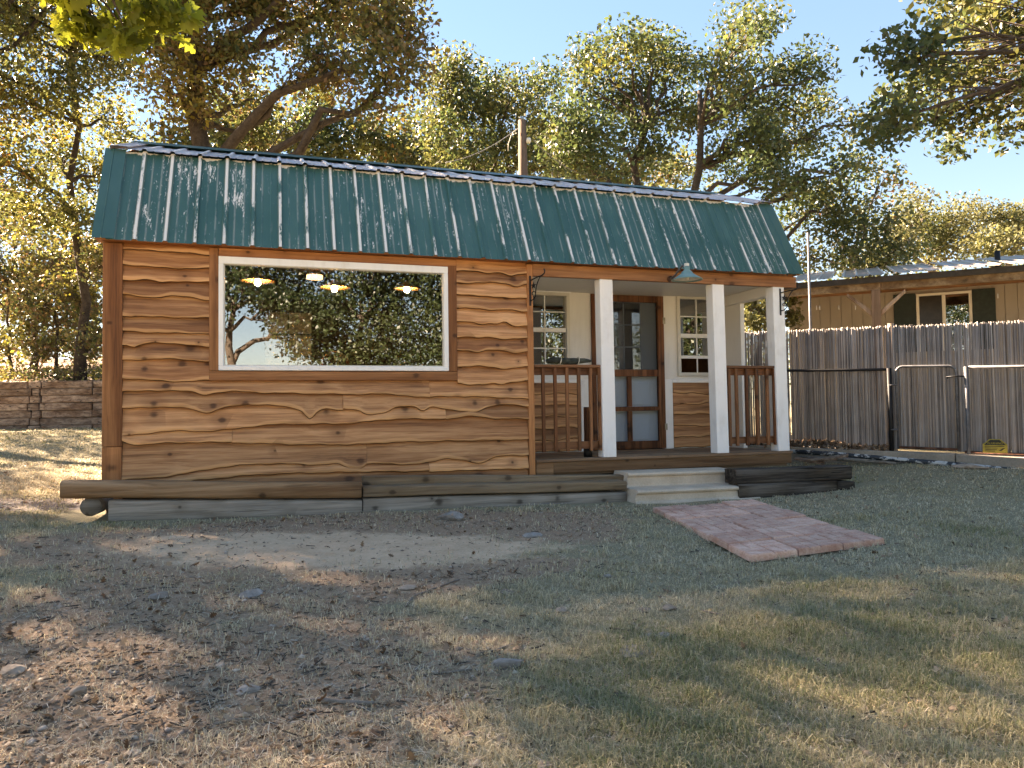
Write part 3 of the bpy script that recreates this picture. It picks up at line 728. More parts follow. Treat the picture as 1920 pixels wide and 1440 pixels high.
# railings
def railing(x0, x1, y, nb, label=None):
    r = box('railing', M['railh'], x0, x1, y-.045, y+.075, DECK+1.105-.47+.0, DECK+1.14-.47+.0, cabin, .005)
    return r
def rail_set(x0, x1, yc, xs):
    zt = float(onY(1067, 684, yc)[2])
    r = box('railing', M['railh'], x0, x1, yc-.05, yc+.07, zt-.036, zt, cabin, .005)
    box('top_rail', M['railh'], x0, x1, yc-.005, yc+.033, zt-.125, zt-.038, r, .003)
    box('bottom_rail', M['railh'], x0, x1, yc-.005, yc+.033, DECK+.11, DECK+.20, r, .003)
    for xx in xs: box('baluster', M['rail'], xx-.019, xx+.019, yc-.045, yc-.007, DECK+.085, zt-.038, r, .003)
    return r
rail_set(X_DR+.012, 5.468, .085, [float(onY(960+q*.29167, 760, .05)[0]) for q in (203, 280, 357, 433, 508, 565)])
rail_set(7.268, 8.012, .085, [float(onY(960+q*.29167, 760, .05)[0]) for q in (1400, 1447, 1512, 1578, 1645, 1690)])
tube('porch_foot', M['iron'], [(5.36, .22, DECK), (5.36, .22, DECK+.11)], .055, cabin, 12)
box('dark_post', M['door'], 5.325, 5.395, .19, .26, DECK+.112, DECK+.62, cabin, .004)

# ------------------------------------------------------------------ things on the cabin
# barn lamp on a swan-neck arm
pl = onY(1288, 517, -.42); lc = Vector(pl)
lamp = thing('barn_lamp', (lc.x, -.004, lc.z), 'green enamel barn lamp on a short arm fixed to the porch header', 'lamp')
m = MB(); R_ = .185
m.lathe([(.0, .115), (.032, .115), (.036, .075), (.045, .060), (.060, .052), (.075, .025), (.120, -.005), (R_, -.045), (R_+.004, -.052), (R_-.004, -.052), (.110, -.015), (.06, .01), (0, .02)], tuple(lc), 32)
m.build('lamp_shade', M['greenlamp'], lamp, smooth=True)
m = MB(); m.lathe([(R_-.005, -.050), (.110, -.018), (.06, .007), (0, .012)], tuple(lc), 32); m.build('lamp_inside', M['lampwhite'], lamp, smooth=True)
m = MB(); m.lathe([(.0, -.055), (.02, -.05), (.03, -.03), (.022, .0), (.012, .01)], tuple(lc), 16); m.build('bulb', M['lampwhite'], lamp, smooth=True)
ab = onY(1257, 523, -.02)
tube('arm', M['steel'], [tuple(ab), (ab[0]+.02, -.10, ab[2]+.03), (lc.x-.03, lc.y+.04, lc.z+.135), (lc.x, lc.y, lc.z+.10)], .013, lamp)
m = MB(); m.lathe([(0, .155), (.03, .15), (.032, .11), (.0, .108)], tuple(lc), 14); m.build('cap', M['lampwhite'], lamp)
m = MB(); m.tube([(ab[0], .0, ab[2]), (ab[0], -.03, ab[2])], .04, 12); m.build('wall_flange', M['rust'], lamp)
# iron hooks (plant hanger brackets)
def bracket(x, ztop, y0, out, label):
    b = thing('hanger_bracket', (x, y0, ztop-.35), label, 'bracket', None)
    box('back_plate', M['iron'], x-.012, x+.012, y0-.010, y0, ztop-.36, ztop, b, .002)
    ox, oy = out
    P = lambda u, z: (x+ox*u, y0-.006+oy*u, ztop+z)
    tube('arm', M['iron'], [P(0, -.06), P(.10, -.035), P(.20, -.02), P(.235, .0), P(.24, .03), P(.225, .05)], .008, b, 6)
    tube('scroll', M['iron'], [P(0, -.30), P(.05, -.29), P(.085, -.25), P(.085, -.21), P(.055, -.19), P(.03, -.21), P(.04, -.235)], .007, b, 6)
    tube('scroll', M['iron'], [P(.085, -.22), P(.10, -.14), P(.125, -.09), P(.15, -.05), P(.17, -.03)], .007, b, 6)
    m = MB(); c = Vector(P(.055, -.125)); e1 = Vector((ox, oy, 0)).normalized(); e2 = Vector((0, 0, 1)); nn = e1.cross(e2)*.004
    pts = []
    for k in range(10):
        r = .042 if k % 2 == 0 else .018; an = math.pi/2+k*math.pi/5
        pts.append(c+e1*math.cos(an)*r+e2*math.sin(an)*r)
    m.add([p-nn for p in pts]+[p+nn for p in pts], [tuple(range(10)), tuple(range(10, 20))[::-1]]+[(k, (k+1) % 10, 10+(k+1) % 10, 10+k) for k in range(10)])
    m.build('star', M['iron'], b)
    return b
p = onY(994, 517, -.01); bracket(p[0]+.0, p[2]+.0, 0.0, (.45, -.9), 'black iron hanging bracket on the wood post between siding and porch')
p = onY(1463, 541, .0); bracket(p[0], p[2], .01, (.95, -.3), 'black iron star bracket on the white porch corner post')
# rolled umbrella lying on the left rail
zt = float(onY(1067, 684, .085)[2])
pa, pb = onY(1024, 677, .08), onY(1108, 677, .08)
roll = thing('rolled_bundle', (pa[0], .08, zt), 'rolled cloth bundle tied with two cords lying on the porch railing', 'bundle')
def lerp(t): return (pa[0]+(pb[0]-pa[0])*t, .08, zt+.045+.008*math.sin(t*9))
tube('cloth', M['mat'], [lerp(t) for t in (0, .06, .13, .22, .3, .45, .6, .72, .85, 1.0)], [.012, .03, .042, .040, .034, .044, .046, .036, .03, .014], roll, 12)
for t in (.3, .70):
    c = lerp(t); tube('cord', M['rope'], [(c[0]+.01*math.sin(a), c[1]+.05*math.cos(a), c[2]+.05*math.sin(a)) for a in np.linspace(0, 2*math.pi, 13)], .006, roll, 6)
# pendants and things inside the room
def pendant(px, py, Y, r, label):
    c = onY(px, py, Y); L = thing('pendant_lamp', (c[0], c[1], c[2]), label, 'lamp')
    m = MB(); m.lathe([(.02, .10), (.035, .09), (.05, .06), (r*.6, .025), (r, -.004), (r-.004, -.008), (r*.6, .018), (.045, .05), (0, .055)], tuple(c), 28)
    m.build('lamp_shade', M['shade'], L, smooth=True)
    m = MB(); m.lathe([(0, -.06), (.03, -.05), (.04, -.02), (.03, .015), (.015, .035), (0, .05)], tuple(c), 16); m.build('bulb', M['bulb'], L, smooth=True)
    tube('cord', M['iron'], [(c[0], c[1], c[2]+.1), (c[0], c[1], 2.90)], .006, L, 6)
pendant(483, 527, 1.0, .21, 'lit pendant lamp with flat shade behind the window, nearest the corner board')
pendant(627, 539, 1.1, .205, 'lit pendant lamp with flat shade in the middle of the window')
pendant(763, 541, 1.5, .185, 'lit pendant lamp with flat shade at the porch end of the window')
c = onY(590, 523, 1.25); L = thing('drum_lamp', tuple(c), 'small lit drum ceiling lamp between two pendant lamps behind the window', 'lamp')
m = MB(); m.lathe([(0, .045), (.10, .045), (.10, -.0), (.0, -.0)], tuple(c), 24); m.build('lamp_shade', emit('lit_drum', (1.0, .55, .25), 1.1), L)
tube('cord', M['iron'], [(c[0], c[1], c[2]+.045), (c[0], c[1], 2.90)], .006, L, 6)
# back window of the room
a, b_ = onY(497, 585, YB-.08), onY(584, 690, YB-.08)
bw = MB(); X0, X1, Z0, Z1 = a[0], b_[0], b_[2]-.5, a[2]
bwin = box('back_window', plain('bright_blind', (.55, .56, .55), .8), X0, X1, YB-.09, YB-.072, Z0, Z1, cabin, 0)
mm = MB(); mm.box((X0+X1)/2-.01, (X0+X1)/2+.01, YB-.105, YB-.0905, Z0, Z1)
for q in (.25, .5, .75): mm.box(X0, X1, YB-.1045, YB-.092, Z0+(Z1-Z0)*q-.01, Z0+(Z1-Z0)*q+.01)
mm.build('muntin', M['darkroom'], bwin)
c = onY(628, 686, .5); wh = thing('wagon_wheel', (c[0], c[1], c[2]-.16), 'small wooden wagon wheel standing inside behind the big window', 'wheel')
tube('rim', M['trim'], [(c[0]+.155*math.cos(a), c[1], c[2]+.155*math.sin(a)) for a in np.linspace(0, 2*math.pi, 25)], .016, wh, 6)
for kk in range(8): an = kk*math.pi/4; tube('spoke', M['trim'], [(c[0], c[1], c[2]), (c[0]+.15*math.cos(an), c[1], c[2]+.15*math.sin(an))], .009, wh, 6)
box('window_ledge', M['trim'], wx0+.02, wx1-.02, .15, .62, c[2]-.20, c[2]-.172, cabin, .003)

# ------------------------------------------------------------------ steps, path, timbers
sx0, sx1 = 5.60, 7.06
prof = [(-.02, -.05), (-.02, .338), (-.36, .336), (-.395, .330), (-.405, .310), (-.395, .292), (-.372, .282), (-.375, .19), (-.385, .172), (-.70, .168), (-.735, .160), (-.745, .142), (-.735, .124), (-.712, .114), (-.722, .045), (-.765, .02), (-.775, -.06)]
m = MB(); v = []; n = len(prof)
cols = 9
for i in range(cols):
    t = i/(cols-1)
    for y, z in prof:
        fl = .045*min(1, max(0, (.19-z)/.19)) if z < .19 else 0
        fl += .0 if z >= .19 else .05
        v.append((sx0-fl+(sx1-sx0+2*fl)*t, y+.003*math.sin(i*2.1+z*9), z-.012*t))
f = [(i*n+k, i*n+k+1, (i+1)*n+k+1, (i+1)*n+k) for i in range(cols-1) for k in range(n-1)] + [tuple(range(n))[::-1], tuple((cols-1)*n+k for k in range(n))]
m.add(v, [q for q in f]); link('concrete_steps', m.mesh('concrete_steps', bevel=0), M['concrete'], label='two-tread precast concrete steps in front of the porch', cat='steps')
# red pavers
path = link('path', MB().mesh('path'), None, kind='structure')
pm = MB(); FL, FR_, BL = (onZ(x_, y_, .06) for x_, y_ in ((1407, 1041), (1661, 1009), (1223, 951)))
e1 = Vector(FR_-FL); e2 = Vector(BL-FL); e1.z = e2.z = 0
NR = 6; pw_ = e1.length/3; pl_ = e2.length/NR
u1 = e1.normalized(); u2 = e2.normalized()
pm.add([tuple(Vector(FL)+u1*a+u2*b+Vector((0, 0, -.075))) for a, b in ((.03, .03), (e1.length-.03, .03), (e1.length-.03, e2.length-.03), (.03, e2.length-.03))], [(0, 1, 2, 3)])
path.data = pm.mesh('path'); path.data.materials.append(M['ground'])
def paver_mesh(flip):
    q = MB(); a, b = pw_-.012, pl_-.012
    def P(x, y, z): r = u1*x + u2*y; return (r.x, r.y, z)
    def blk(x0, x1, y0, y1, z0, z1, c=.004):
        v = [P(x0, y0, z0), P(x1, y0, z0), P(x1, y1, z0), P(x0, y1, z0), P(x0+c, y0+c, z1), P(x1-c, y0+c, z1), P(x1-c, y1-c, z1), P(x0+c, y1-c, z1)]
        q.add(v, [(4, 5, 6, 7), (0, 1, 5, 4), (1, 2, 6, 5), (2, 3, 7, 6), (3, 0, 4, 7)])
    blk(0, a, 0, b, -.05, -.010, .002)
    g_ = .0042
    for i in range(2):
        for j in range(2):
            xa, xb, ya, yb_ = a*i/2, a*(i+1)/2, b*j/2, b*(j+1)/2
            if (i+j+flip) % 2 == 0:
                ym = (ya+yb_)/2; blk(xa+g_, xb-g_, ya+g_, ym-g_, -.0105, 0); blk(xa+g_, xb-g_, ym+g_, yb_-g_, -.0105, 0)
            else:
                xm = (xa+xb)/2; blk(xa+g_, xm-g_, ya+g_, yb_-g_, -.0105, 0); blk(xm+g_, xb-g_, ya+g_, yb_-g_, -.0105, 0)
    me = q.mesh('paver'); me.materials.append(M['paver']); return me
pms = [paver_mesh(0), paver_mesh(1)]
for i in range(3):
    for j in range(NR):
        o = link('paver', pms[(i+j) % 2], None, path)
        pz = .06-.006*j/NR + rnd.uniform(-.009, .009)
        o.location = Vector(FL)+u1*(pw_*i+rnd.uniform(0, .006))+u2*(pl_*j+rnd.uniform(0, .006)); o.location.z = pz
        o.rotation_euler = (rnd.uniform(-.012, .012), rnd.uniform(-.012, .012), rnd.uniform(-.008, .008))
# timbers along the front
def timber(name, A, B, h, d, mat, label, cat='timber', rounded=.03, group=None, nseg=14, rough=.004, flat=True):
    """squared/rounded timber; A,B = top front edge end points (Vector), h height, d depth (away from the viewer)"""
    A, B = Vector(A), Vector(B); ax = (B-A); L = ax.length; ax.normalize()
    back = Vector((-ax.y, ax.x, 0)).normalized(); upv = Vector((0, 0, 1))
    r = rounded; sec = []
    for cx, cz, a0 in ((r, -r, 180), (d-r, -r, 90), (d-r, -h+r, 0), (r, -h+r, -90)):
        for k_ in range(4):
            an = math.radians(a0-30*k_); sec.append((cx+r*math.cos(an), cz+r*math.sin(an)))
    n_ = len(sec); m_ = MB(); v_ = []; s0 = rnd.random()*40
    for i_ in range(nseg+1):
        t_ = L*i_/nseg
        for k_, (cy, cz) in enumerate(sec):
            wob = rough*math.sin(t_*3+s0+k_*.8)+rough*.6*math.sin(t_*9+s0*2+k_*1.9)
            endr = .985 if i_ in (0, nseg) else 1
            p_ = A+ax*t_+back*((cy-d/2)*endr+d/2+wob)+upv*((cz+h/2)*endr-h/2+wob*.7); v_.append(tuple(p_))
    f_ = [(i_*n_+k_, i_*n_+(k_+1) % n_, (i_+1)*n_+(k_+1) % n_, (i_+1)*n_+k_) for i_ in range(nseg) for k_ in range(n_)]
    m_.add(v_, f_+[tuple(range(n_))[::-1], tuple(nseg*n_+k_ for k_ in range(n_))])
    me = m_.mesh(name); me.polygons.foreach_set('use_smooth', [len(p_.vertices) == 4 for p_ in me.polygons])
    return link(name, me, mat, label=label, cat=cat, group=group)
Pf = lambda x, y, Y=-.52: Vector(onY(x, y, Y))
timber('landscape_timber', Pf(112, 902, -.55), Pf(678, 905, -.55), .165, .19, M['timber_brown'], 'brown timber with the long overhanging end, on top in front of the siding', rounded=.05)
timber('landscape_timber', Pf(203, 938, -.52), Pf(679, 937, -.52), .21, .16, M['timber_grey'], 'grey timber on the ground under the brown overhanging timber', rounded=.04)
timber('landscape_timber', Pf(681, 913, -.54), Pf(1175, 902, -.54), .105, .22, M['timber'], 'squared weathered timber on top between the brown timber and the concrete steps', rounded=.018)
timber('landscape_timber', Pf(681, 934, -.52), Pf(1175, 922, -.52), .20, .16, M['timber_grey'], 'weathered timber on the ground ending at the concrete steps', rounded=.04)
timber('landscape_timber', Pf(681, 893, -.30), Pf(1174, 891, -.30), .10, .14, M['timber'], 'narrow timber tucked between the siding and the squared front timber', rounded=.02)
c = onY(168, 951, -.50); c0 = Vector(c)
tube('round_log', M['timber_grey'], [(c0.x, -.47, c0.z), (c0.x+.01, -.2, c0.z), (c0.x+.03, .9, c0.z+.06)], [.088, .092, .09], None, 18, label='round log laid end-on under the overhanging timber', cat='log')
g0 = onZ(1570, 929, -.02); gY = float(g0[1])
ta, tb = onY(1380, 881, gY+.03), onY(1597, 873, gY+.03)
timber('railroad_tie', ta, tb, .175, .24, M['tie'], 'black upper railroad tie beside the concrete steps', rounded=.02, rough=.006)
ta, tb = onY(1386, 909, gY), onY(1571, 901, gY)
timber('railroad_tie', ta, tb, .185, .22, M['tie'], 'lower railroad tie with a grey sawn face beside the concrete steps', rounded=.015, rough=.006)
ta, tb = onY(1573, 902, gY-.02), onY(1604, 902.5, gY-.02)
tie_end = timber('railroad_tie', ta, tb, .19, 1.5, M['tie'], 'end of a black railroad tie running back towards the fence', rounded=.02, rough=.006, nseg=4)

# ------------------------------------------------------------------ retaining wall
def rw(s, back, z): p = RW0 + RWD*s + RWN*back; return (p[0], p[1], z)
zb = .80
rwall = thing('retaining_wall', rw(1.2, 0, zb), 'low retaining wall of stacked weathered railroad ties under the woods', 'retaining wall')
for c_ in range(7):
    z0 = zb - .08 + c_*.178
    joints = [-6, -3.6, -1.05+(.02*c_ % .05), .06, 1.30+.03*(c_ % 2), 1.62-.05*(c_ % 3), 4.0, 6.4, 8.8]
    if c_ % 3 == 1: joints.remove(.06)
    for a, b in zip(joints[:-1], joints[1:]):
        pr = rnd.uniform(-.02, .02)
        m = MB(); v = []
        jz = [rnd.uniform(-.012, .004) for _ in range(4)]
        A0 = [rw(a+.012, -.18+pr, z0+jz[0]), rw(b-.012, -.18+pr+rnd.uniform(-.015, .015), z0+jz[1]), rw(b-.012, .03, z0), rw(a+.012, .03, z0)]
        A1 = [rw(a+.012, -.18+pr+rnd.uniform(-.02, .01), z0+.168+jz[2]), rw(b-.012, -.18+pr, z0+.168+jz[3]), rw(b-.012, .03, z0+.17), rw(a+.012, .03, z0+.17)]
        m.add(A0+A1, [(0, 3, 2, 1), (4, 5, 6, 7), (0, 1, 5, 4), (1, 2, 6, 5), (2, 3, 7, 6), (3, 0, 4, 7)][::1])
        m.build('railroad_tie', M['tie_wall'], rwall, bevel=.016)

# ------------------------------------------------------------------ reed fence, gate, curb
FA = np.array([9.607, 1.723]); FD = np.array([.604, -.797]); FN = np.array([.797, .604])   # FN points away from the yard
def fp(s, back, z): p = FA + FD*s + FN*back; return (float(p[0]), float(p[1]), float(z))
def fs(px):                                     # fence coordinate seen at pixel column px (about mid height)
    d = ray(px, 700); A = np.array([[d[0], -FD[0]], [d[1], -FD[1]]]); t = np.linalg.solve(A, FA-CAM[:2]); return t[1]
s_post, s_g0, s_g1, s_p2 = fs(1668), fs(1681), fs(1793), fs(1812)
ZB = lambda s: .46-.030*s
ZT = lambda s: 2.322-.030*s
M['reed'] = None
def reed_mat():
    g = G('reed'); r = g.n('NewGeometry').outputs['Random Per Island']; p = g.n('TexCoord').outputs['Object']
    z = g.noise(g.map(p, (3, 3, 1.5)), 2.0, 4)
    col = g.ramp(g.math('ADD', g.math('MULTIPLY', r, .6), g.math('MULTIPLY', z, .4)), [(.15, (.095, .078, .066)), (.4, (.25, .215, .19)), (.65, (.40, .355, .32)), (.9, (.60, .54, .49))])
    return g.done(col, .7, .3)
M['reed'] = reed_mat()
def reeds(s0, s1, parent, base=.0, sp=.0062):
    r = np.random.default_rng(int(abs(s0)*100)+3); s = s0; V = []; F = []
    gap = 0
    while s < s1:
        s += sp*r.uniform(.7, 1.5) + (r.uniform(.006, .016) if r.random() < .05 else 0)
        rad = r.uniform(.0040, .0070); bk = r.uniform(.0, .022); tl = r.normal(0, .007)
        z0, z1 = ZB(s)-.0+base, ZT(s)+r.normal(0, .010); b0 = len(V)
        for z, ds in ((z0, 0), ((z0+z1)/2, tl*.5+r.normal(0, .003)), (z1, tl)):
            for k in range(4):
                an = k*math.pi/2+.4; V.append(fp(s+ds+rad*math.cos(an), bk+rad*math.sin(an), z))
        for rr in range(2):
            for k in range(4): F.append((b0+rr*4+k, b0+rr*4+(k+1) % 4, b0+rr*4+4+(k+1) % 4, b0+rr*4+4+k))
        F.append((b0+8, b0+9, b0+10, b0+11))
    return link('reed_panel', npmesh('reed_panel', V, F), M['reed'], parent, kind='stuff')
fence = thing('reed_fence', fp(0, 0, .3), 'grey reed fence with a steel rail running from behind the porch to the gate', 'fence')
reeds(-1.6, s_post+.02, fence)
tube('rail', M['iron'], [fp(s, -.045, ZB(s)+1.21) for s in (-1.6, 0, .8, s_post-.03)], .021, fence)
tube('fence_post', M['iron'], [fp(s_post, -.05, .05), fp(s_post, -.05, ZB(s_post)+1.23)], .034, fence, 10)
tube('fence_post', M['greypost'], [fp(s_post+.03, .05, .05), fp(s_post+.03, .05, ZT(s_post)+.05)], .045, fence, 8)
tube('fence_post', M['iron'], [fp(-1.2, -.05, .1), fp(-1.2, -.05, ZB(-1)+1.23)], .03, fence, 10)
gate = thing('garden_gate', fp((s_g0+s_g1)/2, 0, .3), 'reed-covered garden gate with a rounded steel tube frame', 'gate')
reeds(s_g0-.06, s_p2-.01, gate, .02)
zg0, zg1 = ZB(s_g0)+.03, ZB(s_g0)+1.25
cr = .09; fr_ = [fp(s_g0, -.05, zg0), fp(s_g0, -.05, zg1-cr)]
for a in np.linspace(0, math.pi/2, 5)[1:]: fr_.append(fp(s_g0+cr-cr*math.cos(a), -.05, zg1-cr+cr*math.sin(a)))
for a in np.linspace(math.pi/2, 0, 5): fr_.append(fp(s_g1-cr+cr*math.cos(a), -.05, zg1-.02-cr+cr*math.sin(a)))
fr_ += [fp(s_g1, -.05, zg0-.02)]
tube('gate_frame', M['steel'], fr_, .019, gate, 10)
tube('bottom_bar', M['rust'], [fp(s_g0, -.05, zg0+.02), fp(s_g1, -.05, zg0)], .018, gate)
for z in (zg0+.28, zg0+.95): tube('hinge', M['steel'], [fp(s_post, -.07, z), fp(s_g0, -.07, z)], .014, gate, 8)
tube('latch', M['iron'], [fp(s_g1-.10, -.075, zg1-.20), fp(s_g1-.12, -.085, zg1-.18), fp(s_g1+.02, -.08, zg1-.17), fp(s_p2+.01, -.07, zg1-.18)], .010, gate, 6)
fence2 = thing('reed_fence', fp(s_p2+1.2, 0, .25), 'brown reed fence with a yellow warning sign on it beside the gate latch', 'fence')
reeds(s_p2, s_p2+3.2, fence2, .02)
tube('fence_post', M['steel'], [fp(s_p2, -.06, .0), fp(s_p2, -.06, ZB(s_p2)+1.24)], .028, fence2, 10)
tube('rail', M['steel'], [fp(s, -.055, ZB(s)+1.23) for s in (s_p2+.03, s_p2+1, s_p2+3.2)], .021, fence2)
tube('rail', M['rust'], [fp(s, -.055, ZB(s)+.02) for s in (s_p2-.05, s_p2+1, s_p2+3.2)], .02, fence2)
# warning sign: black top with yellow lettering, yellow below
scx = fs(1861); zc = ZB(scx)+.115
sign = thing('warning_sign', fp(scx, -.08, zc-.1), 'small yellow and black octagonal warning sign wired to the reed fence', 'sign')
def sp_(u, z, o=0): return fp(scx+u, -.085-o, zc+z)
oct_ = [(-.145, -.085), (.145, -.085), (.145, .03), (.06, .105), (-.06, .105), (-.145, .03)]
def plate(name, pts, o, mat, parent, th=.003):
    m = MB(); n = len(pts)
    m.add([sp_(u, z, o) for u, z in pts]+[sp_(u, z, o-th) for u, z in pts], [tuple(range(n)), tuple(range(n, 2*n))[::-1]]+[((k+1) % n, k, n+k, n+(k+1) % n) for k in range(n)]); return m.build(name, mat, parent)
ylw = plain('sign_yellow', (.36, .28, .035), .5, 0, .2); blk = plain('sign_black', (.012, .012, .010), .5, 0, .2)
plate('sign_border', oct_, 0, ylw, sign)
plate('sign_head', [(-.128, .022), (.128, .022), (.056, .093), (-.056, .093)], .002, blk, sign, .0015)
plate('sign_stripe', [(.04, -.06), (.07, -.06), (.12, -.02), (.09, -.02)], .002, blk, sign, .0015)
for zz_, xa, xb in ((.004, -.12, .11), (-.02, -.12, .03), (-.042, -.115, .02), (-.063, -.12, .0)):
    plate('sign_line', [(xa, zz_-.0045), (xb, zz_-.0045), (xb, zz_+.0045), (xa, zz_+.0045)], .002, blk, sign, .0015)
cu = bpy.data.curves.new('lettering', 'FONT'); cu.body = 'WARNING'; cu.size = .038; cu.align_x = 'CENTER'; cu.extrude = .0008
to = bpy.data.objects.new('lettering', cu); C.objects.link(to); dg = bpy.context.evaluated_depsgraph_get()
me = bpy.data.meshes.new_from_object(to.evaluated_get(dg)); bpy.data.objects.remove(to)
mt = Matrix(((FD[0], 0, -FN[0], 0), (FD[1], 0, -FN[1], 0), (0, 1, 0, 0), (0, 0, 0, 1))); mt.translation = Vector(sp_(0, .033, .0045))
me.transform(mt); link('sign_lettering', me, ylw, sign)
# curb, two blocks with a joint at the gate
s_j = fs(1788)
curb = thing('concrete_curb', fp(0, -.1, .1), 'low weathered concrete curb under the reed fence', 'curb')
def curb_block(a, b):
    m = MB(); v = []; n = 8
    for i in range(n+1):
        s = a+(b-a)*i/n; zt_ = ZB(s)+.0-.012
        w1 = .006*math.sin(s*5); v += [fp(s, -.20+w1, -.1), fp(s, -.20+w1, zt_+.004*math.sin(s*7)), fp(s, .12, zt_), fp(s, .12, -.1)]
    f = [(i*4+k, i*4+(k+1) % 4, i*4+4+(k+1) % 4, i*4+4+k) for i in range(n) for k in range(4)] + [(3, 2, 1, 0), (n*4, n*4+1, n*4+2, n*4+3)]
    m.add(v, [q[::-1] for q in f]); return m.build('concrete_block', M['curb'], curb, bevel=.008)
curb_block(-2.2, s_j-.006); curb_block(s_j+.006, s_p2+3.2)
def pipe_mat():
    g = G('chalky_pipe'); p = g.obj(); n = g.noise(g.map(p, (3, 3, 6)), 2.0, 4, .7)
    return g.done(g.mix(g.step(n, .50, .56), (.03, .035, .042), (.50, .50, .48)), .55, .4)
pp = [(1478, 846), (1560, 851), (1640, 858), (1720, 865), (1800, 872), (1860, 878), (1925, 885), (2000, 895)]
def on_fence(px, py, back=-.3):
    d = ray(px, py); q0 = FA+FN*back; A = np.array([[d[0], -FD[0]], [d[1], -FD[1]]]); t = np.linalg.solve(A, q0-CAM[:2]); return CAM+d*t[0]
tube('drain_pipe', pipe_mat(), [tuple(on_fence(x_, y_, -.32-.00*i)) for i, (x_, y_) in enumerate(pp)], .036, None, 10, label='black drain pipe with chalky white patches along the curb', cat='pipe')
q = on_fence(1585, 870, -.55); q2 = on_fence(1930, 898, -.55)
tube('old_board', M['timber_grey'], [tuple(on_fence(x_, y_, -.5)) for x_, y_ in ((1500, 857), (1600, 862), (1680, 869))], [.02, .03, .02], None, 6, label='weathered pole lying on the ground in front of the drain pipe', cat='pole')

def rock(cx, cy, r, flat, label, mat, seed, name='rock', sink=.3, el=1.4):
    rr = np.random.default_rng(seed); bm = bmesh.new(); bmesh.ops.create_icosphere(bm, subdivisions=2, radius=1.0)
    k = rr.normal(0, 1, (9, 3)); ang = rr.uniform(0, 6.28)
    pl_ = [(Vector(q).normalized(), rr.uniform(.55, .85)) for q in k]
    for v in bm.verts:
        p = v.co.copy()
        for nn, dd in pl_:
            e = p.dot(nn)-dd
            if e > 0: p -= nn*e
        p = Vector((p.x*r*el, p.y*r, p.z*r*flat)); c_, s_2 = math.cos(ang), math.sin(ang)
        v.co = Vector((p.x*c_-p.y*s_2, p.x*s_2+p.y*c_, p.z+r*flat*(1-sink)*.55))
    me = bpy.data.meshes.new(name); bm.to_mesh(me); bm.free()
    o = link(name, me, mat, label=label, cat='rock'); o.location = (cx, cy, H(cx, cy)); return o
def gpt(px, py):
    z = 0.05
    for _ in range(6): p = onZ(px, py, z); z = H(p[0], p[1])
    return p
rocks = [(845, 968, 26, .5, 'grey-brown rock lying against the ground timbers', 'rock_grey'), (998, 1000, 22, .25, 'flat stone at the edge of the bare dirt patch', 'rock_grey'),
 (472, 1112, 24, .4, 'grey flat rock in front of the bare dirt patch', 'rock_grey'), (298, 1118, 18, .6, 'small grey rock beside curled tan leaves', 'rock_grey'),
 (465, 1290, 22, .4, 'grey slab rock on the gravelly dirt', 'rock_grey'), (25, 1258, 24, .6, 'pinkish rock on the dirt nearest the sunlit strip', 'rock'),
 (148, 1298, 18, .7, 'rounded brown rock on the dark dirt', 'rock'), (283, 1312, 13, .6, 'small brown rock on the sunlit gravel', 'rock'),
 (245, 1412, 17, .4, 'yellowish flat rock in the sunlit gravel', 'rock'), (415, 1247, 15, .5, 'reddish-tan rock between dirt and grass', 'rock'),
 (952, 1243, 32, .5, 'half-buried mottled grey rock in the lawn', 'rock_grey'), (1188, 1215, 45, .16, 'pale flat stone flush with the lawn', 'rock_grey'), (1235, 1185, 26, .16, 'small grey flat stone behind the pale flush stone', 'rock_grey'),
 (1052, 1142, 17, .3, 'orange-tan rock on the dry lawn, dirt side', 'rock'), (1205, 1142, 17, .3, 'orange layered rock on the dry lawn', 'rock'), (1256, 1137, 19, .3, 'second orange layered rock, on the paver side', 'rock'),
 (1137, 1081, 10, .6, 'small grey rock on the dry lawn below the pavers', 'rock_grey'), (890, 1428, 17, .35, 'orange stone half hidden in the green lawn', 'rock'), (1022, 1432, 20, .35, 'tan stone half hidden in the green lawn', 'rock'),
 (765, 1098, 22, .25, 'pale tan stone below the bare dirt patch', 'rock'), (948, 1108, 18, .3, 'pinkish stone among leaves below the bare dirt patch', 'rock')]
for i, (px, py, rp, fl, lb, mt_) in enumerate(rocks):
    p = gpt(px, py+rp*.25); dep = float((p-CAM)@FW); rock(p[0], p[1], rp*dep/FPX*.8, fl*1.25, lb, M[mt_], 100+i)
p = on_fence(1820, 884, -.52); rock(p[0], p[1], .17, .3, 'flat pale stone lying against the drain pipe', M['rock'], 300, el=1.5)
def stick(pxs, r, label, seed=0):
    P = [gpt(*q) for q in pxs]; pts = [(p[0], p[1], p[2]+r*1.1) for p in P]
    tube('stick', M['stick'], pts, [r*(1-.4*i/len(pts)) for i in range(len(pts))], None, 6, label=label, cat='stick')
stick([(560, 1322), (600, 1318), (640, 1322), (700, 1325)], .011, 'thick grey forked stick lying on the dirt')
stick([(400, 1362), (440, 1352), (500, 1352)], .006, 'thin pale stick near the sunlit gravel')
stick([(760, 1140), (775, 1120), (862, 1088)], .007, 'crooked dark twig at the edge of the dirt patch')
stick([(895, 1228), (930, 1222), (960, 1210)], .006, 'short dark twig beside the mottled rock')
stick([(770, 1272), (820, 1266), (885, 1258)], .006, 'thin dark twig below the mottled rock')
stick([(1315, 1147), (1370, 1158)], .006, 'straight dark twig in the dry lawn below the pavers')
stick([(1145, 1180), (1180, 1184), (1208, 1168)], .005, 'curved thin twig behind the pale flush stone')
stick([(660, 1325), (700, 1335)], .006, 'short pale stick beside the forked stick')
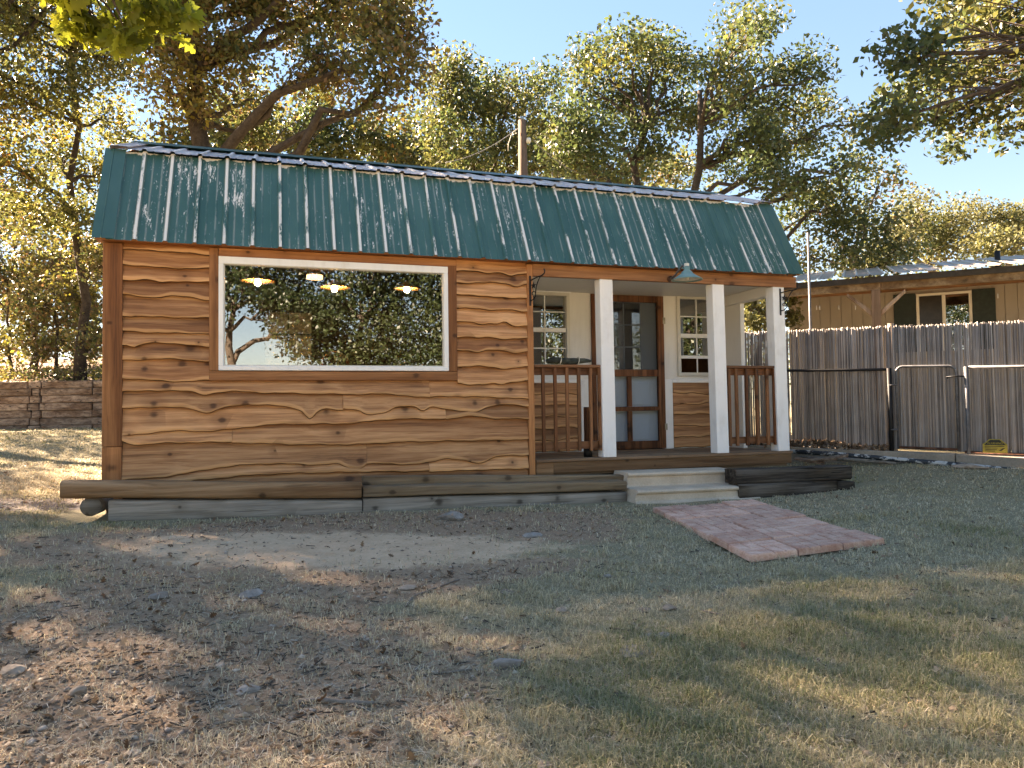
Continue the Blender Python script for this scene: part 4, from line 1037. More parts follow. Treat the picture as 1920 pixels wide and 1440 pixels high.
for i, (a, b) in enumerate((((1490, 858), (1545, 868)), ((1500, 864), (1570, 862)), ((1515, 870), (1590, 858)))):
    pa_, pb_ = on_fence(*a, -.75), on_fence(*b, -.75)
    m = MB(); A, B = Vector(pa_), Vector(pb_); ax = (B-A).normalized(); sd_ = Vector((-ax.y, ax.x, 0)); z_ = .02*i
    m.add([tuple(A-sd_*.07+Vector((0, 0, z_))), tuple(B-sd_*.05+Vector((0, 0, z_))), tuple(B+sd_*.05+Vector((0, 0, z_+.02))), tuple(A+sd_*.07+Vector((0, 0, z_+.01))),
           tuple(A-sd_*.07+Vector((0, 0, z_-.03))), tuple(B-sd_*.05+Vector((0, 0, z_-.03))), tuple(B+sd_*.05+Vector((0, 0, z_-.02))), tuple(A+sd_*.07+Vector((0, 0, z_-.03)))],
          [(0, 1, 2, 3), (7, 6, 5, 4), (4, 5, 1, 0), (5, 6, 2, 1), (6, 7, 3, 2), (7, 4, 0, 3)])
    m.build('bark_slab', M['tie_wall'], None, bevel=.006, label='slab of rough bark lying behind the railroad ties', cat='bark', group='bark slabs by the porch')

# ------------------------------------------------------------------ neighbour's house
ND = np.array([.733, -.680]); NN = np.array([.680, .733])
E0 = atd(1700, 514, 13.3)
def hp(s, back, z): return (float(E0[0]+ND[0]*s+NN[0]*back), float(E0[1]+ND[1]*s+NN[1]*back), float(z))
def hs(px, py, back):
    d = ray(px, py); q0 = E0[:2]+NN*back; A = np.array([[d[0], -ND[0]], [d[1], -ND[1]]]); t = np.linalg.solve(A, q0-CAM[:2]); return t[1], float(CAM[2]+d[2]*t[0])
EZ2 = float(E0[2]); WB = 1.7
def hbox(name, mat, s0, s1, b0, b1, z0, z1, parent, bevel=.004):
    m = MB(); v = [hp(s, b, z) for z in (z0, z1) for b in (b0, b1) for s in (s0, s1)]
    m.add(v, [(0, 2, 3, 1), (4, 5, 7, 6), (0, 1, 5, 4), (2, 6, 7, 3), (0, 4, 6, 2), (1, 3, 7, 5)]); return m.build(name, mat, parent, bevel=bevel)
house = thing('neighbour_house', hp(2, 3, .3), 'low beige neighbouring house with porch beam, shutters and metal roof behind the fence', 'house')
sL = hs(1478, 560, WB)[0]; sR = 6.0
hbox('wall', M['beige'], sL, sR, WB+.03, WB+5, .2, EZ2+.25, house, 0)
wa, wzt = hs(1717, 552, WB); wb, _ = hs(1821, 547, WB); wzb = wzt-1.15
sh0 = hs(1675, 560, WB)[0]; sh1 = hs(1866, 560, WB)[0]
s = sL; kk = 0
while s < sR:
    hbox('wall_panel', M['beige'], s+.004, s+.200, WB+.002, WB+.03, .5, EZ2+.2, house, .003); s += .204; kk += 1
wf = hbox('window', M['vinyl'], wa, wb, WB-.05, WB-.002, wzt-.05, wzt, house)
hbox('frame', M['vinyl'], wa, wa+.05, WB-.05, WB-.002, wzb, wzt-.052, wf); hbox('frame', M['vinyl'], wb-.05, wb, WB-.05, WB-.002, wzb, wzt-.052, wf)
mid = (wa+wb)/2; hbox('frame', M['vinyl'], mid-.03, mid+.03, WB-.055, WB-.002, wzb, wzt-.052, wf)
hbox('pane', plain('dark_pane', (.02, .015, .012), .25), wa+.052, mid-.032, WB-.03, WB-.02, wzb, wzt-.052, wf, 0)
hbox('pane', glass('house_glass', .5, (.2, .2, .2)), mid+.032, wb-.052, WB-.03, WB-.028, wzb, wzt-.052, wf, 0)
hbox('dark_blind', M['darkroom'], mid+.034, wb-.054, WB-.014, WB-.008, wzb, wzt-.06, wf, 0)
hbox('shutter', M['shutter'], sh0, wa-.01, WB-.03, WB-.002, wzb, wzt+.02, house); hbox('shutter', M['shutter'], wb+.01, sh1, WB-.03, WB-.002, wzb, wzt+.02, house)
for a, b in ((sL-.6, hs(1652, 540, .1)[0]-.01), (hs(1652, 540, .1)[0], sR)):
    hbox('porch_beam', M['timber'], a, b, .08, .18, EZ2-.235, EZ2-.06, house)
sp0, sp1 = hs(1634, 560, .1)[0], hs(1651, 560, .1)[0]
for sp_c in ((sp0+sp1)/2, (sp0+sp1)/2+2.9):
    hbox('porch_post', M['greypost'], sp_c-.075, sp_c+.075, .06, .20, .3, EZ2-.238, house)
    for dr_ in (-1, 1):
        a0, a1 = sp_c+dr_*.08, sp_c+dr_*.48; z0, z1 = EZ2-.66, EZ2-.25
        m = MB(); w2 = .055
        v = [hp(a0, b, z) for b in (.09, .17) for z in (z0-w2, z0+w2)] + [hp(a1, b, z) for b in (.09, .17) for z in (z1-w2*1.2, z1+.0)]
        m.add(v, [(0, 1, 3, 2), (4, 6, 7, 5), (0, 4, 5, 1), (2, 3, 7, 6), (1, 5, 7, 3), (0, 2, 6, 4)]); m.build('brace', M['greypost'], house, bevel=.004)
hbox('fascia', plain('dark_fascia', (.035, .03, .025), .7), sL-.7, sR, -.02, .03, EZ2-.11, EZ2+.0, house)
hbox('porch_ceiling', M['trim'], sL-.6, sR, .20, WB, EZ2-.07, EZ2-.04, house, 0)
M['hroof'] = roof_mat('galvanised_roof', (.26, .23, .19), (.5, .45, .38), .2, .6)
s = sL-.75; pan = 0
while s < sR:
    m = MB(); v = []; a_ = []; xs = []
    for k in range(4):
        c_ = s+k*.2286
        for dx, hh_ in ((-.03, 0), (-.012, .022), (.012, .022), (.03, 0)): xs.append((c_+.05+dx, hh_))
    for t in (0, 1):
        for xx, hh_ in xs: v.append(hp(xx, -.10+t*4.2, EZ2+.012+t*.84+hh_+.002*(pan % 2))); a_.append(1 if hh_ else 0)
    n = len(xs); m.add(v, [(i, i+1, n+i+1, n+i) for i in range(n-1)], a_); m.build('roof_panel', M['hroof'], house, attr='rib'); s += .9144-.02; pan += 1
vp = hs(1870, 475, 2.0); tube('vent_pipe', M['iron'], [hp(vp[0], 2.0, EZ2+.2), hp(vp[0], 2.0, vp[1]+.05)], .05, house, 12)
for k, px in enumerate((1531, 1537, 1573, 1604, 1871)):
    s_, z_ = hs(px, 577 if px < 1800 else 555, .1); tube('string_light', M['lampwhite'], [hp(s_, .1, z_+.04), hp(s_, .1, z_-.04)], .006, house, 5)
# poles
b = atd(981, 300, 15.5); top = atd(979, 226, 15.5); zb_ = H(b[0], b[1])
pole = thing('utility_pole', (b[0], b[1], zb_), 'weathered wooden utility pole rising behind the green roof', 'pole')
tube('pole', M['pole'], [(b[0], b[1], zb_-.1), (b[0]+.0, b[1], 4.5), tuple(top)], [.15, .118, .085], pole, 14)
m = MB(); c = atd(991, 263, 15.4); m.lathe([(0, .05), (.04, .045), (.055, .0), (.045, -.05), (0, -.055)], tuple(c), 14); m.build('insulator', M['lampwhite'], pole, smooth=True)
tube('bracket', M['iron'], [tuple(atd(986, 262, 15.45)), tuple(atd(996, 268, 15.4)), tuple(atd(996, 280, 15.4))], .012, pole, 6)
def sag(A, B, d, n=9):
    A, B = np.array(A), np.array(B); return [tuple(A+(B-A)*t-np.array([0, 0, d*4*t*(1-t)])) for t in np.linspace(0, 1, n)]
tube('wire', M['steel'], sag(atd(972, 240, 15.4), atd(835, 305, 15.0), .12), .009, pole, 5)
tube('wire', M['steel'], sag(atd(1000, 262, 15.4), atd(1120, 330, 18), .2), .009, pole, 5)
tube('wire', M['rope'], [tuple(atd(x_, y_, 15.35)) for x_, y_ in ((971, 241), (960, 250), (953, 270), (953, 283))], .009, pole, 5)
b = atd(1516, 510, 12.6); t_ = atd(1515, 436, 12.6)
tube('steel_mast', M['steel'], [(b[0], b[1], H(b[0], b[1])), tuple(t_)], .020, None, 8, label='thin grey steel mast beside the neighbouring roof', cat='mast')

# ------------------------------------------------------------------ trees
KITE = np.array([(0, 0, 0), (.55, .30, -.07), (1, 0, .02), (.45, -.30, -.07)])
def leaf_mesh(P, size, r, name='crown', flat=.0):
    """a folded leaf-shaped quad at every point"""
    n = len(P); N = r.normal(0, 1, (n, 3)); N[:, 2] += flat; N /= np.linalg.norm(N, axis=1)[:, None]
    A = np.cross(N, r.normal(0, 1, (n, 3))); A /= np.linalg.norm(A, axis=1)[:, None]; B = np.cross(N, A)
    s = (size*r.uniform(.6, 1.35, n))[:, None]
    V = np.empty((n, 4, 3))
    for k, (u, v, w_) in enumerate(KITE): V[:, k] = P + s*(A*(u-.4) + B*v + N*w_)
    F = np.arange(n*4).reshape(n, 4)
    return npmesh(name, V.reshape(-1, 3), F)
OAK = [(0, .0), (.10, .04), (.22, .24), (.30, .09), (.46, .36), (.55, .12), (.72, .30), (.78, .10), (.90, .14), (1.0, 0)]
def oak_leaves(P, size, r, name='crown', curl=.25, flat=0.0, droop=None):
    """lobed oak leaves: a strip of quads each side of the midrib"""
    n = len(P); m = len(OAK)
    N = r.normal(0, 1, (n, 3)); N[:, 2] += flat; N /= np.linalg.norm(N, axis=1)[:, None]
    D = r.normal(0, 1, (n, 3))
    if droop is not None: D += np.array(droop)
    A = D - N*(D*N).sum(1)[:, None]; A /= np.linalg.norm(A, axis=1)[:, None]; B = np.cross(N, A)
    s = size*r.uniform(.6, 1.3, n); cu = r.uniform(-curl, curl, n)
    V = np.empty((n, m*3, 3))
    for k, (u, w_) in enumerate(OAK):
        for j, sg in enumerate((1, 0, -1)):
            V[:, k*3+j] = P + (s[:, None])*(A*(u-.3) + B*(w_*sg) + N*((cu*(u-.5)**2*2)[:, None] - .25*abs(w_*sg)))
    base = (np.arange(n)*m*3)[:, None, None]
    q = []
    for k in range(m-1):
        for j in range(2): q.append((k*3+j, k*3+j+1, k*3+3+j+1, k*3+3+j))
    F = (base + np.array(q)[None]).reshape(-1, 4)
    return npmesh(name, V.reshape(-1, 3), F)
def wob(A, B, n, amp, r, lift=0.0):
    A, B = np.array(A, float), np.array(B, float); L = np.linalg.norm(B-A); out = []
    off = r.normal(0, amp*L, (n+1, 3)); off[0] = off[-1] = 0
    for i in range(n+1):
        t = i/n; out.append(A+(B-A)*t + off[i] + np.array([0, 0, lift*L*math.sin(math.pi*t)]))
    return out
def tree(name, label, base, trunk_r, blobs, leafmat, group=None, bark='bark', leaf=.118, dens=1.0, tips=16, per=36, sig=.30, fork=None, seed=0, lean=None, oak=False, trunk_top=None, cat='tree', limb_r=.22):
    """blobs: (x, y, z, r) world; limbs reach every blob, twigs and leaf clumps fill it"""
    r = np.random.default_rng(seed+11); bl = np.array(blobs, float)
    base = np.array([base[0], base[1], H(base[0], base[1])-.1])
    root = thing(name, tuple(base), label, cat, group)
    cen = bl[:, :3].mean(0); topz = bl[:, 2].max()
    tt = np.array(trunk_top) if trunk_top is not None else np.array([base[0]*.55+cen[0]*.45, base[1]*.55+cen[1]*.45, base[2]+(topz-base[2])*.72])
    tr = wob(base, tt, 9, .012, r)
    tm = MB(); rr = [trunk_r*(1-.72*(i/9)) for i in range(10)]; rr[0] *= 1.35
    tm.tube(tr, rr, 10)
    P = []
    tz = np.array([p[2] for p in tr])
    for b in bl:
        c, R = b[:3], b[3]
        d = np.linalg.norm(c[:2]-np.array(tr[4])[:2])
        want = c[2]-d*.55-R*.3
        i = int(np.clip(np.searchsorted(tz, want), 2 if fork is None else fork, 8))
        L = wob(tr[i], c, 6, .035, r, .06)
        r0 = min(rr[i]*.75, limb_r*(.35+.25*np.linalg.norm(c-tr[i])/3)); 
        tm.tube(L, [r0*(1-.82*k/6)+.006 for k in range(7)], 6, False)
        nt = max(4, int(1.5*tips*dens*(R/1.2)**2)); 
        for k in range(nt):
            u = r.normal(0, 1, 3); u /= np.linalg.norm(u)
            tip = c + u*R*r.uniform(.35, 1.0)*np.array([1, 1, .85])
            st = L[int(r.integers(3, 7))]
            tw = wob(st, tip, 3, .09, r, .04); tm.tube(tw, [.016, .012, .008, .004], 3, False)
            n = int(per*(1.0 if oak else 4.3)*r.uniform(.5, 1.4))
            q = r.normal(0, 1, (n, 3)); q = tip + q/np.maximum(1, np.linalg.norm(q, axis=1)/1.9)[:, None]*sig*np.array([1, 1, .75])
            P.append(q)
    P = np.concatenate(P)
    tm.build('trunk', M[bark], root, smooth=True)
    me = oak_leaves(P, leaf, r) if oak else leaf_mesh(P, leaf, r, flat=.3)
    link('crown', me, M[leafmat], root)
    return len(P)
def PB(dep, L, spread=.8, seed=0):
    """pixel blobs (px, py, r_px[, depth offset]) at a depth -> world blobs with real depth scatter"""
    r = np.random.default_rng(seed+5); out = []
    for q in L:
        dd = q[3] if len(q) > 3 else r.uniform(-1, 1)*spread*2.2
        out.append((*atd(q[0], q[1], dep+dd), q[2]*dep/FPX))
    return out
def pbase(px, dep): p = atd(px, 760, dep); return (p[0], p[1])
nl = 0
# the big oak behind the roof
nl += tree('oak_tree', 'large golden oak with a dark trunk and long level limbs behind the cabin roof', pbase(362, 16), .34,
  PB(16, [(300, 60, 85), (400, -40, 100), (330, 180, 75), (430, 100, 80), (480, 190, 65), (520, 30, 85), (560, -80, 90), (600, 130, 75), (640, 20, 85), (700, 185, 55), (720, 60, 75), (760, -10, 60), (740, 130, 50), (470, 265, 50), (290, -120, 110), (420, -190, 120), (600, -200, 110), (720, -110, 85), (350, 290, 60), (520, -290, 110), (370, -330, 110)], seed=1),
  'oak1', 'oaks behind the cabin', seed=1, tips=16, trunk_top=tuple(atd(372, -60, 16)), limb_r=.18)
# left oak, partly out of frame
nl += tree('oak_tree', 'bronze-leaved oak with many thin stems standing beyond the retaining wall', pbase(150, 19), .13,
  PB(19, [(20, 60, 85), (110, 40, 80), (200, 110, 75), (40, 190, 75), (130, 180, 70), (215, 230, 65), (20, 310, 70), (110, 300, 65), (190, 330, 60), (60, 410, 60), (150, 400, 50), (-60, 120, 90), (-80, 260, 80), (-40, -60, 100), (80, -80, 100), (190, -60, 90), (30, -190, 110), (150, -200, 110)], seed=2),
  'oak2', 'oaks behind the cabin', seed=2, tips=13, per=30, limb_r=.16)
nl += tree('oak_tree', 'dense oak with a rounded top behind the utility pole', pbase(930, 21), .25,
  PB(21, [(860, 130, 52), (905, 165, 52), (955, 180, 50), (1000, 170, 45), (1020, 230, 45), (870, 215, 55), (930, 250, 55), (985, 290, 50), (880, 300, 50), (830, 185, 45), (1025, 310, 40), (820, 260, 45)], seed=3), 'oak5', 'oaks behind the cabin', seed=3, tips=15, sig=.36, per=42)
nl += tree('oak_tree', 'olive-green oak with its trunk showing above the middle of the roof ridge', pbase(1196, 19), .20,
  PB(19, [(1110, 110, 50), (1170, 100, 52), (1225, 95, 48), (1275, 130, 42), (1090, 170, 45), (1150, 180, 55), (1215, 180, 55), (1265, 215, 50), (1100, 240, 50), (1170, 250, 48), (1235, 280, 45), (1070, 300, 45), (1130, 305, 38)], seed=4),
  'oak3', 'oaks behind the cabin', seed=4, tips=15, sig=.34, per=40, trunk_top=tuple(atd(1200, 170, 19)))
nl += tree('oak_tree', 'tallest green oak whose pointed crown stands against the blue sky', pbase(1302, 18), .20,
  PB(18, [(1385, 50, 38), (1420, 35, 28), (1350, 90, 42), (1410, 100, 50), (1470, 120, 50), (1330, 150, 45), (1395, 170, 60), (1460, 190, 60), (1520, 145, 40), (1550, 190, 42), (1320, 230, 50), (1390, 250, 60), (1460, 270, 60), (1530, 255, 55), (1590, 235, 40), (1340, 310, 45), (1410, 330, 50), (1480, 345, 50), (1545, 330, 50), (1600, 300, 38), (1560, 400, 40), (1500, 410, 40)], seed=5),
  'oak3', 'oaks behind the cabin', seed=5, tips=13, per=34, trunk_top=tuple(atd(1312, 170, 18)))
nl += tree('oak_tree', 'drooping brownish oak between the green roof end and the beige house', pbase(1600, 19), .17,
  PB(19, [(1560, 440, 45), (1620, 390, 45), (1650, 340, 38), (1600, 470, 45), (1660, 430, 40), (1520, 480, 40), (1680, 470, 40), (1640, 490, 40), (1540, 370, 40)], seed=6), 'oak4', 'oaks behind the cabin', seed=6, tips=12, per=30)
nl += tree('oak_tree', 'pale sunlit oak with a bare top behind the beige house', pbase(1760, 27), .2,
  PB(27, [(1700, 400, 35), (1740, 420, 40), (1790, 410, 38), (1690, 450, 38), (1750, 465, 40), (1810, 450, 38), (1720, 370, 18), (1640, 490, 40)], seed=7), 'pale', 'pale trees behind the beige house', seed=7, tips=16, sig=.36, per=36, bark='barklight')
nl += tree('oak_tree', 'pale rounded oak behind the vent pipe of the beige house', pbase(1870, 25), .2,
  PB(25, [(1830, 400, 30), (1870, 410, 36), (1915, 405, 40), (1860, 455, 40), (1910, 460, 40), (1960, 430, 50)], seed=8), 'pale', 'pale trees behind the beige house', seed=8, tips=16, sig=.36, per=36, bark='barklight')
# darker fill trees farther back behind the roof line
for i, (px, L, lb) in enumerate(((560, [(480, 270, 60), (560, 280, 60), (640, 290, 55), (700, 270, 60), (420, 220, 60), (600, 220, 55)], 'dark oak deep behind the middle of the big oak'),
                                 (790, [(760, 260, 50), (820, 290, 45), (780, 310, 45), (870, 320, 45), (720, 310, 45), (920, 330, 40)], 'low dark oak between the big oak and the utility pole'),
                                 (1080, [(1040, 310, 45), (1090, 330, 40), (1140, 345, 35), (1010, 260, 45), (1060, 260, 40), (1260, 330, 38), (1200, 320, 30)], 'low shady oak behind the roof ridge beside the utility pole'))):
    nl += tree('oak_tree', lb, pbase(px, 26), .22, PB(26, L, seed=20+i), 'oak4' if i else 'oak5', 'oaks behind the cabin', seed=20+i, tips=14, sig=.42, leaf=.17, per=26)
# sunlit thicket on the bank
for i, (px, dep, L, lb) in enumerate(((20, 22, [(0, 470, 50), (30, 520, 48), (10, 580, 50), (40, 440, 45), (20, 640, 42), (-40, 540, 60), (-60, 440, 60)], 'yellow-leaved sapling on the bank at the open end of the retaining wall'),
                                      (105, 20.5, [(90, 480, 42), (120, 530, 42), (80, 560, 42), (110, 610, 40), (130, 460, 40), (75, 640, 36), (100, 420, 38)], 'gold sapling with two thin stems above the long ties'),
                                      (150, 19.5, [(150, 500, 38), (175, 550, 38), (160, 600, 36), (185, 620, 36), (140, 560, 32), (180, 460, 38), (195, 500, 40), (165, 650, 34)], 'lime-yellow sapling on the bank beside the cabin corner'),
                                      (60, 25, [(60, 480, 60), (120, 500, 60), (30, 560, 60), (100, 580, 60), (170, 560, 60), (180, 480, 60), (10, 400, 60), (60, 640, 50), (150, 640, 50), (-60, 600, 70)], 'shaded tree filling in behind the saplings'))):
    nl += tree('sapling', lb, pbase(px, dep), .055 if i < 3 else .12, PB(dep, L, .5, seed=40+i), 'thicket', 'saplings on the bank', seed=40+i, tips=11 if i < 3 else 10, per=26, sig=.26, leaf=.12 if i < 3 else .16, cat='sapling' if i < 3 else 'tree', limb_r=.06)
# undergrowth along the top of the bank
P = []; r = np.random.default_rng(77)
for k in range(420):
    s = r.uniform(-4, 7); bk = r.uniform(.3, 4.5); q = np.array(rw(s, bk, 0)); q[2] = H(q[0], q[1])
    P.append(q+np.array([0, 0, .12])+r.normal(0, 1, (22, 3))*np.array([.22, .22, .16]))
P = np.concatenate(P); link('undergrowth', leaf_mesh(P, .085, r), M['thicket'], label='low tangled undergrowth along the top of the bank', cat='undergrowth', kind='stuff')
# far wood closing the view
P = []
for k in range(900):
    px = r.uniform(-500, 1450) if k < 650 else r.uniform(1450, 2500); dep = r.uniform(33, 46)
    py = r.uniform(200, 735) if px < 300 else (r.uniform(300, 735) if px < 1350 else r.uniform(475, 735))
    P.append(atd(px, py, dep)+r.normal(0, .75, (42, 3)))
P = np.concatenate(P); P = P[P[:, 2] > .8]
link('far_wood', leaf_mesh(P, .26, r), M['oak4'], label='distant mass of woods behind the nearer oaks', cat='woods', kind='stuff')
# shrub seen through the porch opening
p = atd(1425, 600, 14.5)
nl += tree('leafy_shrub', 'sunlit shrub behind the reed fence seen through the porch side opening', (p[0], p[1]), .05,
  PB(14.5, [(1415, 570, 26), (1440, 600, 24), (1405, 605, 24), (1440, 560, 24), (1395, 560, 26), (1480, 600, 20), (1470, 560, 22), (1420, 530, 26), (1380, 590, 26)], .3, seed=50), 'pale', seed=50, tips=36, per=20, sig=.12, leaf=.085, cat='shrub', limb_r=.03, bark='barklight')
# overhanging branches of trees standing beside the camera
nl += tree('oak_tree', 'near oak with broad lobed leaves hanging high in front of the cabin corner', (-4.6, -4.5), .25,
  PB(5.6, [(140, 25, 38, 0), (205, 45, 36, .1), (270, 25, 40, -.1), (312, 40, 28, .2), (110, -5, 40, 0), (200, -20, 50, .2), (300, -20, 45, 0), (240, 62, 20, 0), (180, 60, 22, .1), (330, 20, 22, 0)], seed=60), 'near', seed=60, tips=60, per=11, sig=.085, leaf=.16, oak=True, trunk_top=tuple(atd(120, -420, 5.4)), fork=8, limb_r=.012)
p = atd(2330, 740, 8.5)
nl += tree('oak_tree', 'oak with glossy green and rust leaves reaching in over the beige house', (p[0], p[1]), .26,
  PB(10, [(1800, 40, 60), (1870, 30, 70), (1720, 110, 55), (1700, 170, 50), (1770, 130, 60), (1850, 120, 65), (1690, 220, 36), (1770, 215, 50), (1840, 220, 48), (1910, 170, 60), (1790, 255, 30), (1900, 240, 40), (1730, 85, 25), (1950, 60, 90), (1830, -60, 80), (1940, -80, 90), (2020, 130, 90), (2080, 0, 100), (1665, 245, 22)], seed=61), 'oak5', seed=61, tips=44, per=14, sig=.18, leaf=.10, limb_r=.07, trunk_top=tuple(atd(2250, -60, 10)), fork=7)
# oaks on the other side of the yard, mirrored in the window
for i, (bx, by, L, lb) in enumerate(((.2, -17, [(-.8, -16.5, 4.4, 1.3), (.6, -17, 5.6, 1.5), (-.4, -17.5, 6.6, 1.6), (1.6, -16.6, 4.6, 1.0), (1.4, -17, 6.8, 1.4), (-2, -17, 5.8, 1.4), (0.2, -16, 7.8, 1.4), (2.4, -17, 4.2, 1.2), (1.9, -17.5, 5.4, 1.3), (-.6, -17, 8.6, 1.5), (1.8, -17, 8.4, 1.4)], 'dark oak across the yard, mirrored at the corner-board end of the window'),
                                 (4.6, -18, [(3.6, -17.5, 3.6, 1.2), (4.8, -18, 4.6, 1.5), (3.4, -18, 5.2, 1.3), (5.8, -17.6, 3.8, 1.3), (6.2, -18, 5.4, 1.5), (4.8, -17.4, 6.4, 1.6), (2.6, -17.8, 6.6, 1.2), (4.4, -17.2, 2.9, 1.0), (3.2, -17.6, 4.2, 1.2), (2.6, -17.2, 3.4, 1.0), (3.8, -17.4, 2.9, 1.0), (5.2, -17.4, 3.0, 1.1), (6.4, -17.4, 3.2, 1.1), (5.6, -17.6, 6.9, 1.4), (4.2, -18, 8.2, 1.5), (3.4, -17, 7.4, 1.3), (6.4, -18, 8, 1.4)], 'full oak across the yard, mirrored in the middle of the window'),
                                 (8.4, -17, [(7.4, -16.6, 3.2, 1.2), (8.6, -17, 4.4, 1.4), (7.6, -17, 5.4, 1.4), (9.6, -16.8, 3.6, 1.3), (9.2, -17, 6.0, 1.5), (10.4, -17, 5, 1.4), (7.2, -17.2, 4.2, 1.3), (7.4, -16.9, 2.6, 1.0), (8.6, -17, 2.8, 1.0), (7.0, -17.2, 6.8, 1.4), (8.2, -17.2, 7.6, 1.4)], 'leafy oak across the yard, mirrored at the porch end of the window'),
   (12.5, -16, [(11.5, -16, 3.4, 1.4), (12.8, -16, 4.6, 1.5), (11.6, -16.4, 6, 1.5), (13.8, -16, 3.6, 1.4), (13.6, -16, 5.8, 1.5), (12.6, -16, 7.2, 1.4), (12.4, -15.8, 2.4, 1.1)], 'oak across the yard, mirrored in the porch window by the siding'),
   (17, -14.5, [(16, -14.5, 3.2, 1.4), (17.3, -14.5, 4.4, 1.5), (16.4, -14.5, 5.8, 1.5), (18.4, -14.5, 3.6, 1.4), (18, -14.5, 5.6, 1.5), (17, -14.3, 2.4, 1.1), (19.2, -14.5, 5, 1.4)], 'oak across the yard, mirrored in the window beside the screen door'))):
    L = [q for q in L if q[2] < 7.3]
    nl += tree('oak_tree', lb, (bx, by), .22, L, 'reflect', 'oaks across the yard', seed=70+i, tips=15, per=17, sig=.34, leaf=.14)
# trees added left of the picture, crowns shaped along sun rays to shade the yard
SV = np.array(SUNV)
def shade_blobs(G_, t0, rad, seed):
    r_ = np.random.default_rng(seed); return [(*(np.array([gx_, gy_, 0])+SV*(t0+r_.uniform(-2, 2))), rad) for gx_, gy_ in G_]
SG = [[(x_, y_) for x_ in np.arange(2.2, 4.9, 1.25) for y_ in (-6.6, -5.3, -4.0, -2.7, -1.6)] + [(1.9, -5.4), (1.6, -4.2), (-.5, -3.7), (1.2, -3.2)],
      [(x_, y_) for x_ in np.arange(5.6, 10.5, 1.3) for y_ in (-6.8, -5.5, -4.2, -2.9)],
      [(x_, y_) for x_ in np.arange(-1.6, 1.8, 1.2) for y_ in (-3.4, -2.4)] + [(1.0, -1.4), (2.0, -.6)],
      [(-2.6, 2.2), (-1.4, 3.4), (-3.6, 4.6), (-2.0, 6.2), (-4.2, 7.6), (-2.6, 9.2), (-.8, 8.2), (-3.8, .8), (-1.7, 1.0), (-3.0, 3.3), (-2.3, 7.6), (-4.8, 6.0), (-1.2, 5.2), (-1.1, -.3), (-2.2, -.4), (-.9, 1.6)]]
for i, (G_, lb) in enumerate(zip(SG, ('tall oak added left of the cabin, its crown shaped to shade the dirt patch', 'tall oak added behind the retaining wall, its crown shaped to shade the lawn', 'slim oak added at the gravel strip left of the cabin to shade the yard', 'lower oak added to dapple the grass in front of the retaining wall'))):
    L = shade_blobs(G_, (19, 23, 17, 13)[i], (1.05, 1.05, 1.05, .75)[i], 90+i); c = np.array(L)[:, :2].mean(0)
    nl += tree('oak_tree', lb, (c[0]-(2.5, 3.4, 4.0, 2.0)[i], c[1]+.6), .28, L, 'oak2', 'oaks behind the cabin', seed=90+i, tips=14, per=(13, 12, 13, 26)[i], sig=(.8, .8, .6, .6)[i], leaf=.14, limb_r=.08)  # added off-frame shade trees

# ------------------------------------------------------------------ grass, litter, pebbles
def inside_block(x, y):
    b = (x > -.35) & (x < 8.3) & (y > -.62) & (y < 3.7)
    b |= (x > 5.4) & (x < 7.3) & (y > -.85) & (y < 0)
    d = np.stack([x-FL[0], y-FL[1]], 1); ac = d@np.linalg.inv(np.array([[u1.x, u1.y], [u2.x, u2.y]])); a, c_ = ac[:, 0], ac[:, 1]
    b |= (a > .0) & (a < e1.length) & (c_ > .0) & (c_ < e2.length)
    b |= (x > 7.0) & (x < 9.3) & (y > gY-.02) & (y < gY+.3)
    fb = (x-FA[0])*FN[0]+(y-FA[1])*FN[1]; b |= fb > -.30
    return b
def scatter(n, r, near=2.3, far=30.0):
    """points on the ground inside a widened view, denser close to the camera"""
    dep = near*(far/near)**r.random(n); px = r.uniform(-120, 2040, n)
    x = CAM[0]+dep*(FW[0]+RT[0]*(px-960)/FPX); y = CAM[1]+dep*(FW[1]+RT[1]*(px-960)/FPX)
    return x, y, dep
def blades(n, seed, hmin, hmax):
    r = np.random.default_rng(seed); x, y, dep = scatter(n, r, 2.2, 24)
    g = green_map(x, y); ba = bare_map(x, y); pa_ = pale_map(x, y)
    clump = vnoise(x, y, .11, 9)
    keep = (r.random(n) < np.clip(.55+.40*g+(clump-.5)*.9, .03, 1)*(1-.80*ba)*(1-.97*pa_)*(1-.85*gravel_map(x, y))) & ~inside_block(x, y)
    s_ = (x-RW0[0])*RWN[0]+(y-RW0[1])*RWN[1]; keep &= s_ < -.2
    x, y, dep, g = x[keep], y[keep], dep[keep], g[keep]; n = len(x); z = hgt(x, y)
    h = r.uniform(hmin, hmax, n)*(.55+.4*g+.9*clump[keep]**2); an = r.uniform(0, 2*np.pi, n); ln = r.uniform(.5, 2.6, n)
    wd = np.maximum(.0013, .00040*dep)*r.uniform(.7, 1.4, n)
    dx, dy = np.cos(an), np.sin(an); sx, sy = -dy*wd, dx*wd
    V = np.empty((n, 5, 3)); lay = h*ln*.55
    P0 = np.stack([x, y, z-.004], 1)
    m1 = P0+np.stack([dx*lay*.4, dy*lay*.4, h*.62], 1); tp = P0+np.stack([dx*lay*1.25, dy*lay*1.25, h*np.clip(1.05-.36*ln, .08, 1)], 1)
    S = np.stack([sx, sy, 0*sx], 1)
    V[:, 0], V[:, 1], V[:, 2], V[:, 3], V[:, 4] = P0-S, P0+S, m1+S*.8, m1-S*.8, tp
    b = (np.arange(n)*5)[:, None]
    F = np.concatenate([b+np.array([[0, 1, 2]]), b+np.array([[0, 2, 3]]), b+np.array([[3, 2, 4]])])
    return npmesh('grass', V.reshape(-1, 3), F, False, {'green': np.repeat(g, 5)}), n
me, n1 = blades(430000, 1, .018, .055)
